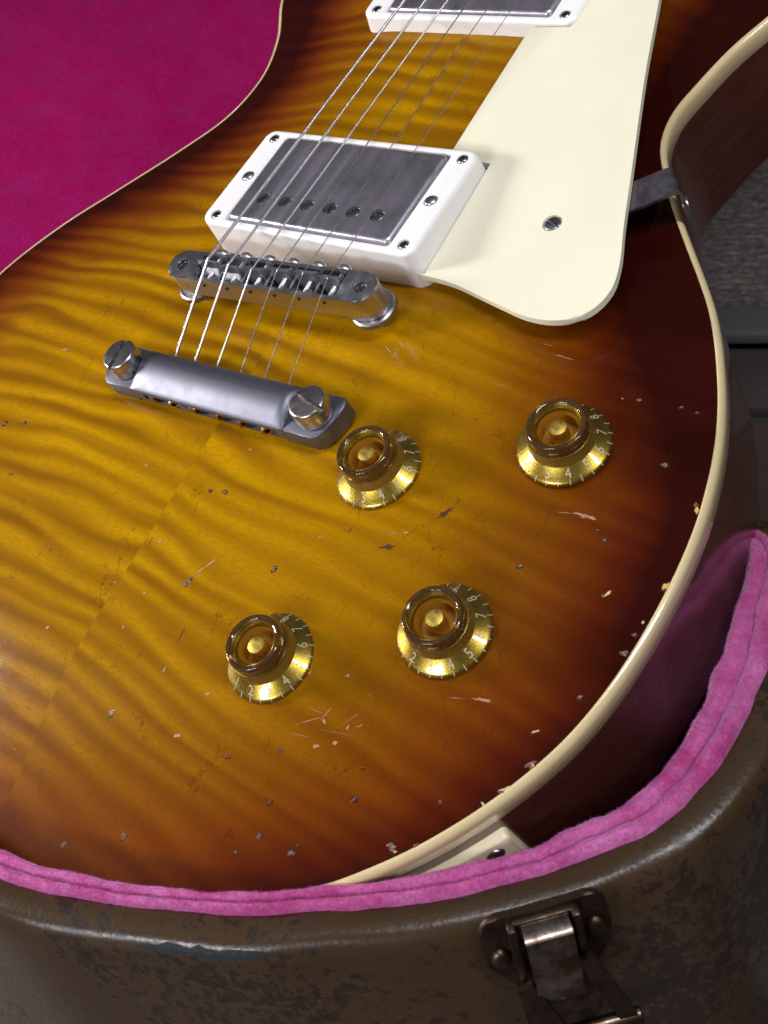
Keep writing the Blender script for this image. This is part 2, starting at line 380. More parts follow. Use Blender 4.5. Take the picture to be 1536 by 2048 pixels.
# ------------------------------------------------------------------ guitar body
ZR = -10.0
OUT = [(-8, -193), (16.8, -191.4), (42, -186.5), (66, -178.8), (88, -169), (108.6, -155.8), (118.2, -147.0), (127.4, -136.9), (135.6, -125.9), (141.8, -116.0), (146.8, -106.4), (150.4, -98.0), (153.3, -88.6), (155.5, -78.2), (157.0, -66.0), (157.7, -54), (157.7, -42), (156.7, -29.7), (154.6, -18.0), (151.6, -6.6), (147.9, 3.7), (143.6, 13.2), (137.6, 24.8), (131.6, 34.5), (125.2, 43.0), (114.8, 55.8), (104.2, 69.3), (95.6, 82.0), (91.2, 90.0), (89.2, 98.5), (89.4, 106), (91.6, 115.3), (96.5, 131.6), (103.4, 146.5),
       (112, 165), (117, 187), (113, 208), (100, 220), (85, 216), (72, 202), (58, 188), (44, 183), (34, 192), (30, 215), (29, 250), (20, 268),
       (-20, 270), (-60, 268), (-95, 252), (-116, 226), (-121, 195), (-118, 165), (-112.4, 147.2), (-100.4, 126.0), (-95.0, 105.8), (-98.6, 85.6), (-111.0, 66.6), (-129.0, 44.2), (-147.9, 20.5), (-162.5, -6.1), (-168, -32), (-168, -58), (-162, -85), (-150, -112), (-130, -139), (-102, -162), (-68, -180), (-36, -190)]
OP = spline(OUT, True, 2.0)
ON = normals2d(OP)
def seg_dist(Q):
    A = OP; B = np.roll(OP, -1, 0); d = B - A; L = (d * d).sum(1)
    out = np.empty(len(Q))
    for i in range(0, len(Q), 2000):
        q = Q[i:i + 2000][:, None, :]
        t = np.clip(((q - A) * d).sum(2) / L, 0, 1)
        out[i:i + 2000] = np.sqrt((((A + t[..., None] * d) - q) ** 2).sum(2)).min(1)
    return out
def ztop_d(d): 
    t = np.clip((d - 4) / 64.0, 0, 1); return ZR + 10.0 * (t * t * (3 - 2 * t))
def ztop(x, y): return float(ztop_d(seg_dist(np.array([[x, y]], float)))[0])
def ntop(x, y):
    e = 1.5; return Vector((-(ztop(x + e, y) - ztop(x - e, y)) / (2 * e), -(ztop(x, y + e) - ztop(x, y - e)) / (2 * e), 1)).normalized()

guitar = thing('electric_guitar', 'sunburst flame maple electric guitar with cream binding lying in the pink-lined case', 'guitar', (0, 0, -60))
def G(o):                                # parent a world-space mesh to the guitar
    o.parent = guitar; o.matrix_parent_inverse = guitar.matrix_world.inverted() if False else Matrix.Translation((0, 0, 60 * S)); return o

BW = 2.0                                 # width of the binding seen from above
inner = OP - ON * BW
def build_top():
    xs = np.arange(-172, 162, 2.4); ys = np.arange(-198, 274, 2.4)
    gx, gy = np.meshgrid(xs, ys); Q = np.stack([gx.ravel(), gy.ravel()], 1)
    # inside test
    A = inner; B = np.roll(inner, -1, 0); ins = np.zeros(len(Q), bool)
    for a, b in zip(A, B):
        c = (a[1] > Q[:, 1]) != (b[1] > Q[:, 1])
        xx = (b[0] - a[0]) * (Q[:, 1] - a[1]) / (b[1] - a[1] + 1e-12) + a[0]
        ins ^= c & (Q[:, 0] < xx)
    Q = Q[ins]; dd = seg_dist(Q); Q = Q[dd > BW + 1.2]
    n = len(inner)
    pts = [Vector(p) for p in inner] + [Vector(p) for p in Q]
    res = delaunay_2d_cdt(pts, [(i, (i + 1) % n) for i in range(n)], [], 1, 1e-4)
    V = np.array([(v.x, v.y) for v in res[0]]); d = seg_dist(V); Z = ztop_d(d)
    me = bpy.data.meshes.new('top')
    me.from_pydata([(x * S, y * S, z * S) for (x, y), z in zip(V, Z)], [], [tuple(f) for f in res[2]])
    me.update()
    a = me.attributes.new('rim', 'FLOAT', 'POINT')
    # sprayed burst: wider at the waist and the upper treble side, narrower at the tail end
    sm = lambda v, lo, hi: np.clip((v - lo) / (hi - lo), 0, 1) ** 2 * (3 - 2 * np.clip((v - lo) / (hi - lo), 0, 1))
    x, y = V[:, 0], V[:, 1]
    k = -9 * sm(x, 55, 110) * sm(y, -95, -30) - 14 * sm(x, 60, 105) * sm(y, -40, 25) - 8 * sm(-x, 20, 90) * sm(y, -10, 60) - 10 * sm(y, 60, 150) + 9 * sm(-y, 90, 170) * sm(-x, -110, -40) + 12 * sm(-x, 40, 120) * sm(-y, -10, 60)
    a.data.foreach_set('value', (d + k).astype(np.float32))
    me.materials.append(M_TOP)
    me.polygons.foreach_set('use_smooth', [True] * len(me.polygons))
    up = sum(p.normal.z for p in me.polygons)
    if up < 0: me.flip_normals()
    o = bpy.data.objects.new('top', me); C.objects.link(o); return G(o)
build_top()

def loop_at(off, z): return [(p[0], p[1], z) for p in OP + ON * off]
# binding: rounded outer edge
bm = bmesh.new()
BH = 7.2
prof = [(-BW, ZR - BH + 0.2), (-BW, ZR - 0.2), (-BW + 0.12, ZR + 0.02), (-1.62, ZR + 0.08), (-1.3, ZR + 0.02), (-1.0, ZR - 0.12), (-0.72, ZR - 0.32), (-0.47, ZR - 0.58), (-0.27, ZR - 0.90), (-0.12, ZR - 1.28), (-0.03, ZR - 1.7), (0, ZR - 2.2), (0, ZR - BH + 0.3), (-0.25, ZR - BH)]
loft(bm, [loop_at(o_, z_) for o_, z_ in prof], False, False)
G(link('binding', bm, M_BIND, None, True, 60))
# mahogany back and sides
bm = bmesh.new()
ring = [loop_at(-0.06, ZR - BH + 0.2), loop_at(-0.06, -59.0), loop_at(-0.3, -60.6), loop_at(-1.0, -62.0), loop_at(-2.2, -63.1), loop_at(-4.0, -63.5)]
loft(bm, ring, True, True)
G(link('body', bm, M_MAHOG, None, True, 60))
#SECTION2
def part(name, bm, mat, mw=None, parent=None, smooth=True, angle=40):
    o = link(name, bm, mat, None, smooth, angle)
    if parent is None: G(o)
    else: o.parent = parent
    if mw is not None: o.matrix_basis = mw
    return o
def empty(name, mw=None, parent=None):
    o = bpy.data.objects.new(name, None); C.objects.link(o); o.empty_display_size = 0.01
    if parent is None: G(o)
    else: o.parent = parent
    if mw is not None: o.matrix_basis = mw
    return o
def share(src, name, parent, mw):
    o = bpy.data.objects.new(name, src.data); C.objects.link(o); o.parent = parent; o.matrix_basis = mw; return o

def cyl(r, z0, z1, n=24, mat=None):
    b = bmesh.new(); lathe(b, [(r, z0), (r, z1)], n, 'Z', mat); return b
def bx(x0, x1, y0, y1, z0, z1, mat=None):
    b = bmesh.new(); box(b, x0, x1, y0, y1, z0, z1, 0, mat); return b
def slotted(name, r, h, dome, slot_w, slot_d, mat, parent, mw):
    b = bmesh.new()
    prof = [(r * 0.98, -1.5), (r, 0), (r, h * 0.75)] + [(r * math.cos(a), h * 0.75 + (h * 0.25 + dome) * math.sin(a)) for a in (0.35, 0.7, 1.05, 1.35)]
    lathe(b, prof, 28)
    o = part(name, b, mat, mw, parent)
    top = h + dome
    cut(o, [bx(-r * 1.3, r * 1.3, -slot_w / 2, slot_w / 2, top - slot_d, top + 2)])
    return o
def phillips(name, r, h, mat, parent, mw):
    b = bmesh.new()
    lathe(b, [(r * 0.9, -1.2), (r, 0), (r * 0.98, h * 0.35), (r * 0.82, h * 0.75), (r * 0.5, h * 0.97), (r * 0.2, h)], 24)
    o = part(name, b, mat, mw, parent)
    k = r * 0.58; s = r * 0.16
    cut(o, [bx(-k, k, -s, s, h - r * 0.45, h + 2), bx(-s, s, -k, k, h - r * 0.45, h + 2)])
    return o

# ------------------------------------------------------------------ pickups
def pickup(cx, cy, zlo, zhi, screws_low):
    z0 = ztop(0, cy); zc = (zlo + zhi) / 2; tilt = math.atan((zhi - zlo) / 37.0)
    P = empty('pickup', T(cx, cy, 0))
    zt = lambda x, y: zc + y * (zhi - zlo) / 37.0
    b = bmesh.new()
    L = [rrect(0, 0, 46.6, 23.4, 5.0, -1.2), rrect(0, 0, 46.3, 23.1, 4.8, 0.6)]
    for ins, dz in ((0, 1.6), (0.06, 0.9), (0.28, 0.42), (0.65, 0.12), (1.1, 0)):
        L.append(rrect(0, 0, 45.6 - ins, 22.6 - ins, max(4.4 - ins, 1), lambda x, y, dz=dz: zt(x, y) - dz))
    for ins, dz in ((0.5, 0), (0.15, 0.1), (0, 0.5)):
        L.append(rrect(0, 0, 35.5 + ins, 20.0 + ins, 1.5 + ins, lambda x, y, dz=dz: zt(x, y) - dz))
    L.append(rrect(0, 0, 35.5, 20.0, 1.5, 0.0)); L.append(L[0])
    loft(b, L, False, False); bmesh.ops.remove_doubles(b, verts=b.verts, dist=1e-7)
    ring = part('ring', b, M_RING, None, P, True, 50)
    R = lambda x, y, dz=0: T(x, y, zt(x, y) + dz) @ Matrix.Rotation(tilt, 4, 'X')
    # cover
    b = bmesh.new(); hx, hy = 34.7, 19.2
    L = [rrect(0, 0, hx, hy, 2.2, -7)]
    for ins, dz in ((0, -0.3), (0.12, 0.15), (0.4, 0.5), (0.85, 0.72), (1.4, 0.8)):
        L.append(rrect(0, 0, hx - ins, hy - ins, max(2.2 - ins * 0.6, 0.8), dz))
    loft(b, L, True, True)
    cov = part('cover', b, M_COVER, R(0, 0), P, True, 30)
    sgn = -1 if screws_low else 1
    px = [(i - 2.5) * 9.84 for i in range(6)]
    cut(cov, [cyl(2.65, -0.6, 2.0, 24, Matrix.Translation((x, sgn * 9.3, 0))) for x in px])
    b = bmesh.new()
    s0 = None
    for i, x in enumerate(px):
        a = rad([50, 62, 20, 100, 35, 22][i])
        mw = R(x, sgn * 9.3, 0.05) @ Rz(a)
        if s0 is None: s0 = slotted('pole_screw', 2.35, 0.25, 0.45, 0.6, 0.7, M_SCREW, P, mw)
        else: share(s0, 'pole_screw', P, mw)
    mcut = []; t0 = None
    for i, (x, y) in enumerate(((-40.4, 18.5), (40.4, 18.5), (-40.4, -18.5), (40.4, -18.5))):
        mcut.append(cyl(2.05, zt(x, y) - 0.7, zt(x, y) + 3, 24, Matrix.Translation((x, y, 0))))
        mw = R(x, y, -0.55) @ Rz(rad(25 + 37 * i))
        if t0 is None: t0 = phillips('ring_screw', 1.8, 0.8, M_SCREW, P, mw)
        else: share(t0, 'ring_screw', P, mw)
    h0 = None
    for i, x in enumerate((-39.3, 39.3)):
        mcut.append(cyl(2.35, zt(x, 0) - 0.8, zt(x, 0) + 3, 24, Matrix.Translation((x, 0, 0))))
        mw = R(x, 0, -0.5) @ Rz(rad(60 + 20 * i))
        if h0 is None: h0 = slotted('height_screw', 2.15, 0.5, 0.8, 0.55, 0.9, M_NICKEL, P, mw)
        else: share(h0, 'height_screw', P, mw)
    cut(ring, mcut)
    return P
pickup(0.6, 39.6, 14.6, 12.1, True)
pickup(0.6, 146.3, 5.9, 5.2, False)

# ------------------------------------------------------------------ pickguard and its bracket
GZ = 6.0
g_in = [(43.8, 17.4), (57.3, 16.4), (67.7, 14.1), (77.8, 11.7), (87.4, 9.7), (95.8, 9.8), (102.8, 12.2), (107.0, 16.6), (108.9, 23.4), (107.4, 31.9), (102.2, 45.8), (95.9, 64.0), (82.3, 103.1), (72.3, 135.1), (60, 172)]
curve = spline(g_in, False, 2.0)
poly = [tuple(q) for q in curve] + [(58, 176), (47.6, 176), (47.4, 124.4), (46.2, 121.6), (30.9, 121.6), (30.9, 119.0), (29.4, 63.0), (47.3, 63.0), (47.3, 18.0)]
poly = [q for i, q in enumerate(poly) if i == 0 or math.dist(q, poly[i - 1]) > 0.25]
b = bmesh.new(); prism(b, poly, GZ - 2.4, GZ, 0.55, 2)
guard = part('pickguard', b, M_GUARD, None, None, True, 60)
cut(guard, [cyl(3.1, GZ - 0.9, GZ + 2, 28, Matrix.Translation((79.5, 43.1, 0)))])
slotted('screw', 2.7, 0.5, 0.45, 0.75, 0.75, M_STRAP, guard, T(79.5, 43.1, GZ - 0.75) @ Rz(rad(-21)))
# bent steel strap between guard and body side
e = np.array((107.4, 66.6)); nrm = np.array((0.79, 0.613)); tan = np.array((-nrm[1], nrm[0])); wv = 5.4; th = 1.1
path = [(-34, 2.4), (-0.6, 3.0), (0.6, 2.7), (1.3, 1.9), (1.5, 0.8), (1.5, -13.6)]
b = bmesh.new(); loops = []
for i, (u, z) in enumerate(path):
    a = np.array(path[max(i - 1, 0)]); c = np.array(path[min(i + 1, len(path) - 1)]); d = (c - a) / np.linalg.norm(c - a); nn = np.array((-d[1], d[0]))
    L = []
    for (s, k) in ((-wv, 0), (wv, 0), (wv, -th), (-wv, -th)):
        q = np.array((u, z)) + nn * k
        L.append((*(e + nrm * q[0] + tan * s), q[1]))
    loops.append(L)
loft(b, loops)
bmesh.ops.bevel(b, geom=[x for x in b.edges if x.is_boundary is False and x.calc_face_angle(0) > 1.2], offset=0.18 * S, segments=2, affect='EDGES')
brk = part('pickguard_bracket', b, M_STRAP, None, None, True, 35)
q = e + nrm * 1.5
M = Matrix(((tan[0], 0, nrm[0], 0), (tan[1], 0, nrm[1], 0), (0, 1, 0, 0), (0, 0, 0, 1)))
phillips('screw', 2.5, 1.2, M_NICKEL, brk, T(q[0], q[1], -8.6) @ M)

# ------------------------------------------------------------------ bridge
BR = Rz(math.atan2(2.02, 37.0)); BT = 17.0
bridge = empty('bridge', T(0, 0, 0) @ BR)
def stadium(hx, r):
    p_ = [(hx + r * math.sin(a), -r * math.cos(a)) for a in np.linspace(0, math.pi, 19)]
    return p_ + [(-x, -y) for x, y in p_]
b = bmesh.new(); prism(b, stadium(37.2, 5.7), 7.4, BT, 0.45, 2)
frame = part('frame', b, M_NICKEL, None, bridge, True, 35)
cuts = [cyl(2.3, BT - 2.2, BT + 2, 24, Matrix.Translation((x, 0, 0))) for x in (-37, 37)]
cuts += [bx((i - 2.5) * 10.1 - 4.6, (i - 2.5) * 10.1 + 4.6, -4.5, 4.5, 11.0, 20) for i in range(6)]
cuts += [bx(-29.9, 29.9, -3.4, 3.4, 15.3, 20), bx(-31.0, 31.0, -8, 8, 5, 8.5)]
cut(frame, cuts)
# black pegs paint in the shade of screw holes on the tail-side face
hs = None
for i in range(6):
    x = (i - 2.5) * 10.1
    b = bmesh.new(); lathe(b, [(0.95, 0.0), (0.95, 0.12), (0.6, 0.12), (0.6, -0.4)], 16, 'Y', Matrix.Translation((x, -5.62, 14.6)), False, True)
    part('painted_screw_hole', b, M_DARK, None, bridge)
p0 = w0 = None
for x, a in ((-37, 0), (37, 9)):
    mw = T(x, 0, BT - 1.0) @ Rz(rad(70 + 50 * (x > 0)))
    if p0 is None: p0 = slotted('post', 1.9, 0.1, 0.25, 0.6, 0.7, M_SCREW, bridge, mw)
    else: share(p0, 'post', bridge, mw)
    mw = T(x, 0, 0)
    if w0 is None:
        b = bmesh.new()
        kn = lambda i, r, z: (0.16 if i % 2 else -0.16) if r > 6.9 else 0
        lathe(b, [(2.2, -1.0), (2.2, 5.0), (6.6, 5.0), (7.45, 5.25), (7.45, 7.0), (6.8, 7.35), (2.4, 7.35)], 104, 'Z', None, True, True, kn)
        w0 = part('thumbwheel', b, M_WHEEL, mw, bridge, True, 25)
    else: share(w0, 'thumbwheel', bridge, mw)
# saddles with their adjusting screws
SADY = [1.3, 0.3, -0.5, 0.4, 0.7, 0.0]      # where each string breaks over its saddle
def saddle_bm(flip):
    b = bmesh.new(); s = -1 if flip else 1
    profile = [(0.0, 11.6), (3.4, 11.6), (3.4, 16.2), (0.9, 19.3), (0.0, 19.3)] if not flip else [(-3.6, 11.6), (0.3, 11.6), (0.3, 18.6), (-0.1, 19.3), (-0.9, 19.3), (-1.1, 16.4), (-3.5, 13.6)]
    s = 1
    L = []
    for x, k in ((-3.9, 0.9), (-3.55, 0.0), (3.55, 0.0), (3.9, 0.9)):
        L.append([(x, s * y, z - (k if z > 15 else 0)) for y, z in profile])
    loft(b, L)
    return b
sa = sb_ = None; scr = None
for i in range(6):
    x = (i - 2.5) * 10.1; flip = i < 2
    mw = T(x, SADY[i], 0)
    if flip and sa is None: sa = part('saddle', saddle_bm(True), M_SADDLE, mw, bridge, True, 25); cut(sa, [bx(-0.75, 0.75, -6, 6, 18.6, 22)])
    elif flip: share(sa, 'saddle', bridge, mw)
    elif sb_ is None: sb_ = part('saddle', saddle_bm(False), M_SADDLE, mw, bridge, True, 25); cut(sb_, [bx(-0.45, 0.45, -6, 6, 18.75, 22)])
    else: share(sb_, 'saddle', bridge, mw)
    mw = T(x + (1.3 if i != 0 else 1.0), 0, 14.6)
    if scr is None:
        b = bmesh.new(); prof = [(0.6, -5.3)]
        zz = -5.0
        while zz < 5.0: prof += [(1.15, zz), (0.85, zz + 0.3)]; zz += 0.6
        prof += [(1.1, 5.2), (2.5, 5.6), (2.75, 6.3), (2.6, 7.3), (1.9, 8.1), (0.8, 8.45)]
        lathe(b, prof, 24, 'Y')
        scr = part('saddle_screw', b, M_NICKEL, mw, bridge, True, 35)
        cut(scr, [bx(-3, 3, 7.3, 10, -0.35, 0.35)])
    else: share(scr, 'saddle_screw', bridge, mw)

# ------------------------------------------------------------------ stop tailpiece
TY = -39.0
tail = empty('tailpiece', T(0, TY, 0) @ Rz(rad(0.6)))
b = bmesh.new()
def tprof(x, dz=0.0, ins=0.0):
    base = [(-7.6, 3.0), (-7.9, 3.6), (-7.9, 8.0), (-7.6, 8.6), (-6.6, 9.3), (-4.6, 10.9), (-2.2, 12.2), (0.6, 13.0), (3.0, 13.0), (5.2, 12.1), (6.7, 10.6), (7.6, 8.6), (7.9, 6.4), (7.6, 4.2), (6.6, 3.0)]
    return [(x, y, z if z < 8.7 else 8.6 + (z - 8.6) * (1 - dz) * 0.84) for y, z in base]
# stud ends: concave step down to flat ears
loft(b, [tprof(-35.2, 1.0), tprof(-34.6, 0.50), tprof(-33.6, 0.16), tprof(-32.4, 0.03), tprof(-30.5, 0), tprof(28.5, 0), tprof(30.2, 0.03), tprof(31.2, 0.16), tprof(32.0, 0.50), tprof(32.4, 1.0)])
bar = part('bar', b, M_TAIL, None, tail, True, 28)
b = bmesh.new()
earR = [(31.6, -7.85), (43.4, -7.85), (45.6, -6.6), (47.2, -3.2), (48.3, 0.8), (48.8, 4.6), (48.3, 7.0), (47.0, 7.9), (31.6, 7.8)]
prism(b, earR, 1.6, 8.45, 0.6, 2)
part('ear', b, M_TAIL, None, tail, True, 35)
b = bmesh.new()
earL = [(-x - 2.6, y) for x, y in earR][::-1]
prism(b, earL, 1.6, 8.45, 0.6, 2)
part('ear', b, M_TAIL, None, tail, True, 35)
# slot along the tail side where the ball ends sit
cut(bar, [bx(-29.5, 28.5, -9, -5.4, 4.5, 7.1)])
sl = None
for x, a in ((-41, 93.8), (41, -11.9)):
    mw = T(x, 0.2, 0) @ Rz(rad(a))
    if sl is None:
        b = bmesh.new(); lathe(b, [(3.0, -1.5), (3.0, 8.0), (5.6, 8.6), (5.95, 9.0), (6.0, 14.4), (5.9, 14.9), (5.6, 15.3), (5.1, 15.5)], 40)
        sl = part('stud', b, M_STUD, mw, tail, True, 30)
        cut(sl, [bx(-7, 7, -0.85, 0.85, 13.5, 18)])
    else: share(sl, 'stud', tail, mw)

# ------------------------------------------------------------------ strings
GA = [0.585, 0.46, 0.34, 0.225, 0.175, 0.14]
SX = [-24.6, -14.9, -4.6, 5.2, 15.6, 25.7]
TX = [-26, -16.8, -6.8, 3.6, 13.8, 24.0]
FX = [-23.1, -14.0, -4.6, 4.6, 14.2, 24.0]
for i in range(6):
    r = GA[i]; a_ = math.atan2(2.02, 37.0)
    sy = SX[i] * math.tan(a_) + SADY[i]
    sz = 19.0 + r
    A = Vector((TX[i], -31.2, 7.2)); B = Vector((SX[i], sy, sz)); F = Vector((FX[i], 127, 10.9 + r))
    E_ = B + (F - B) * 3.0
    pts = [Vector((TX[i], -44.6, 6.4)), A + Vector((0, -1.5, -0.1)), A]
    n = 9
    pts += [A.lerp(B, k / n) for k in range(1, n)]
    pts += [B.lerp(A, 0.02) + Vector((0, 0, -0.02)), B, B.lerp(F, 0.006) + Vector((0, 0, 0.0))]
    pts += [B.lerp(E_, k / 16) for k in range(1, 17)]
    b = bmesh.new(); tube(b, pts, r, 10)
    st = part('string', b, M_WOUND if i < 3 else M_STRING, None, None, True, 60)
    # brass ball end seated in the tailpiece slot
    b = bmesh.new()
    L = [(1.0, -1.5), (1.75, -1.5), (1.9, -1.1), (1.55, -0.5), (1.35, 0), (1.55, 0.5), (1.9, 1.1), (1.75, 1.5), (1.0, 1.5), (1.0, -1.5)]
    lathe(b, L, 20, 'Y', T(0, 0, 0), False, False)
    ball = part('ball_end', b, M_BRASS, T(TX[i], -45.7, 5.7) @ Rz(rad([70, 40, 85, 75, 60, 45][i])), st)

# ------------------------------------------------------------------ neck stub (just above the picture)
M_ROSE = plain('dark_rosewood', (0.030, 0.016, 0.011), 0.45, var=0.35, scale=0.3)
zn = lambda y: 20.0 - 9.0 * y / 127.0 - 2.6
hw = lambda y: 28.5 - 5.0 * (y - 178) / 210.0
b = bmesh.new()
loft(b, [[(-hw(y) + 1, y, zn(y) - 6), (-hw(y) * 0.9, y, zn(y) - 16), (-hw(y) * 0.5, y, zn(y) - 23), (0, y, zn(y) - 25), (hw(y) * 0.5, y, zn(y) - 23), (hw(y) * 0.9, y, zn(y) - 16), (hw(y) - 1, y, zn(y) - 6)] for y in (240, 300, 360, 386)])
neck = part('neck', b, M_MAHOG)
b = bmesh.new(); loft(b, [[(-hw(y), y, zn(y) - 6.2 if y > 200 else -3), (-hw(y), y, zn(y) - 1.2), (-hw(y) * 0.5, y, zn(y) - 0.3), (0, y, zn(y)), (hw(y) * 0.5, y, zn(y) - 0.3), (hw(y), y, zn(y) - 1.2), (hw(y), y, zn(y) - 6.2 if y > 200 else -3)] for y in (177.5, 200, 201, 300, 386)])
link('fretboard', b, M_ROSE, neck)
for nf in range(9, 23):
    y = 628.0 * 2 ** (-nf / 12.0)
    if y > 384: continue
    b = bmesh.new(); w_ = hw(y) - 0.6
    loft(b, [[(x, y - 1.2, zn(y) - 1.25 * (abs(x) / w_) ** 2 - 0.2), (x, y - 0.6, zn(y) + 0.8 - 1.25 * (abs(x) / w_) ** 2), (x, y + 0.6, zn(y) + 0.8 - 1.25 * (abs(x) / w_) ** 2), (x, y + 1.2, zn(y) - 1.25 * (abs(x) / w_) ** 2 - 0.2)] for x in np.linspace(-w_, w_, 7)])
    link('fret', b, M_NICKEL, neck)

# ------------------------------------------------------------------ knobs
def skz(r):                       # height of the skirt at radius r
    t = (r - 9.2) / (13.0 - 9.2); return 3.9 - 2.55 * t - 0.45 * t * (t - 1) * -1
def build_knob(mw):
    b = bmesh.new()
    prof = [(12.6, 0.1), (13.15, 0.35), (13.3, 0.75), (13.15, 1.15)] + [(r, skz(r)) for r in (12.6, 12.0, 11.2, 10.4, 9.8, 9.35)]
    lathe(b, prof, 72, 'Z', None, True, False)
    k = part('knob', b, M_GOLD, mw, None, True, 50)
    b = bmesh.new(); lathe(b, [(9.37, 3.7), (9.2, 4.2), (9.0, 5.6), (8.85, 7.0)], 64, 'Z', None, False, False); part('waist', b, M_GCORE, None, k)
    b = bmesh.new(); lathe(b, [(8.85, 6.98), (8.95, 7.25), (8.8, 7.5), (8.3, 7.6), (6.3, 7.6)], 64, 'Z', None, False, False); part('shoulder', b, M_GOLD, None, k)
    # clear collar
    b = bmesh.new()
    P_ = [(6.2, 7.66), (8.6, 7.66), (8.66, 7.9), (8.34, 10.5), (8.25, 10.95), (8.05, 11.22), (7.8, 11.3), (7.0, 11.12), (6.75, 10.9), (6.4, 9.6), (6.2, 7.66)]
    lathe(b, P_, 64, 'Z', None, False, False); bmesh.ops.remove_doubles(b, verts=b.verts, dist=1e-7)
    part('clear_collar', b, M_CLEAR, None, k, True, 50)
    b = bmesh.new(); lathe(b, [(6.75, 10.75), (6.62, 10.85), (6.1, 10.25), (5.75, 9.5), (5.62, 8.8)], 64, 'Z', None, False, False); part('gold_lip', b, M_GOLD, None, k)
    b = bmesh.new(); lathe(b, [(5.62, 8.82), (5.45, 6.0), (5.3, 3.4), (0.01, 3.3)], 48, 'Z', None, False, False); part('well', b, M_AMBER, None, k)
    b = bmesh.new(); lathe(b, [(2.5, 3.2), (2.5, 8.9), (2.35, 9.25), (1.5, 9.45), (0.6, 9.5)], 48, 'Z', None, False, True, lambda i, r, z: (0.09 if i % 2 else -0.09) if r > 2.2 else 0); part('shaft', b, M_POST, None, k, True, 30)
    # dial numbers and tick marks printed on the sloping skirt
    b = bmesh.new(); dg = None
    for nno in range(1, 11):
        cu = bpy.data.curves.new('t', 'FONT'); cu.body = str(nno); cu.size = 3.4; cu.resolution_u = 3; cu.offset = 0.0
        to = bpy.data.objects.new('t', cu); C.objects.link(to); dg = bpy.context.evaluated_depsgraph_get(); dg.update()
        me = bpy.data.meshes.new_from_object(to.evaluated_get(dg)); 
        vs = np.array([v.co[:2] for v in me.vertices]); cen = (vs.max(0) + vs.min(0)) / 2
        a0 = rad((nno - 3) * 29.5); nv = []
        for u, v in vs - cen:
            r = 10.75 - v; a = a0 + u / 10.75; nv.append(b.verts.new(Vector((r * math.cos(a), r * math.sin(a), skz(r) + 0.05)) * S))
        for p_ in me.polygons:
            try: b.faces.new([nv[i] for i in p_.vertices])
            except ValueError: pass
        bpy.data.objects.remove(to); bpy.data.curves.remove(cu); bpy.data.meshes.remove(me)
    for j in range(-4, 16):
        a0 = rad(j * 14.75)
        rs = [12.0 if j % 2 else 12.15, 12.5, 12.9, 13.15, 13.35]; zs = [skz(rs[0]) + 0.06, skz(12.5) + 0.07, 1.36, 1.2, 0.8]
        da = 0.12 / 12.6; prev = None
        for r, z in zip(rs, zs):
            q = [b.verts.new(Vector((r * math.cos(a0 + s * da), r * math.sin(a0 + s * da), z)) * S) for s in (-1, 1)]
            if prev: b.faces.new((prev[0], prev[1], q[1], q[0]))
            prev = q
    mk = part('dial_markings', b, M_MARK, None, k)
    return k
KN = [(65.2, -46.4, 0.3, -78), (113.9, -22.6, -3.0, -85), (64.8, -108.3, -0.9, -54), (108.2, -83.2, -3.4, -79)]
k0 = None
for x, y, z, a in KN:
    n = ntop(x, y); rot = Vector((0, 0, 1)).rotation_difference(n.lerp(Vector((0, 0, 1)), 0.55).normalized()).to_matrix().to_4x4()
    mw = T(x, y, z - 0.2) @ rot @ Rz(rad(a))
    if k0 is None: k0 = build_knob(mw)
    else:
        k = k0.copy(); C.objects.link(k); k.matrix_basis = mw
        for ch in k0.children:
            c = ch.copy(); C.objects.link(c); c.parent = k

# ------------------------------------------------------------------ jack plate on the lower side
i0 = int(np.argmin(np.linalg.norm(OP - np.array((134.2, -116.6)), axis=1)))
i1 = int(np.argmin(np.linalg.norm(OP - np.array((118.0, -139.8)), axis=1)))
pc = OP[i1]; d = OP[i0] - OP[i1]; d = d / np.linalg.norm(d); nn = np.array((d[1], -d[0]))
M = Matrix(((d[0], 0, nn[0], 0), (d[1], 0, nn[1], 0), (0, 1, 0, 0), (0, 0, 0, 1)))
org = OP[i0] - d * 17.2 + nn * 1.5
b = bmesh.new()
L = []
for ins, h in ((0, -1.5), (0, 1.0), (0.2, 1.5), (0.7, 1.8)): L.append(rrect(0, 0, 17.2 - ins, 15.6 - ins, 1.6, h, 4))
loft(b, L, True, True)
jp = part('jack_plate', b, M_JACK, T(org[0], org[1], -37.0) @ M, None, True, 45)
phillips('screw', 2.5, 1.1, M_SCREW, jp, T(11.2, 10.6, 1.8) @ Rz(0.5))
for sx_, sy_ in ((-12.6, 10.4),): share(jp.children[0], 'screw', jp, T(sx_, sy_, 1.8) @ Rz(1.1))

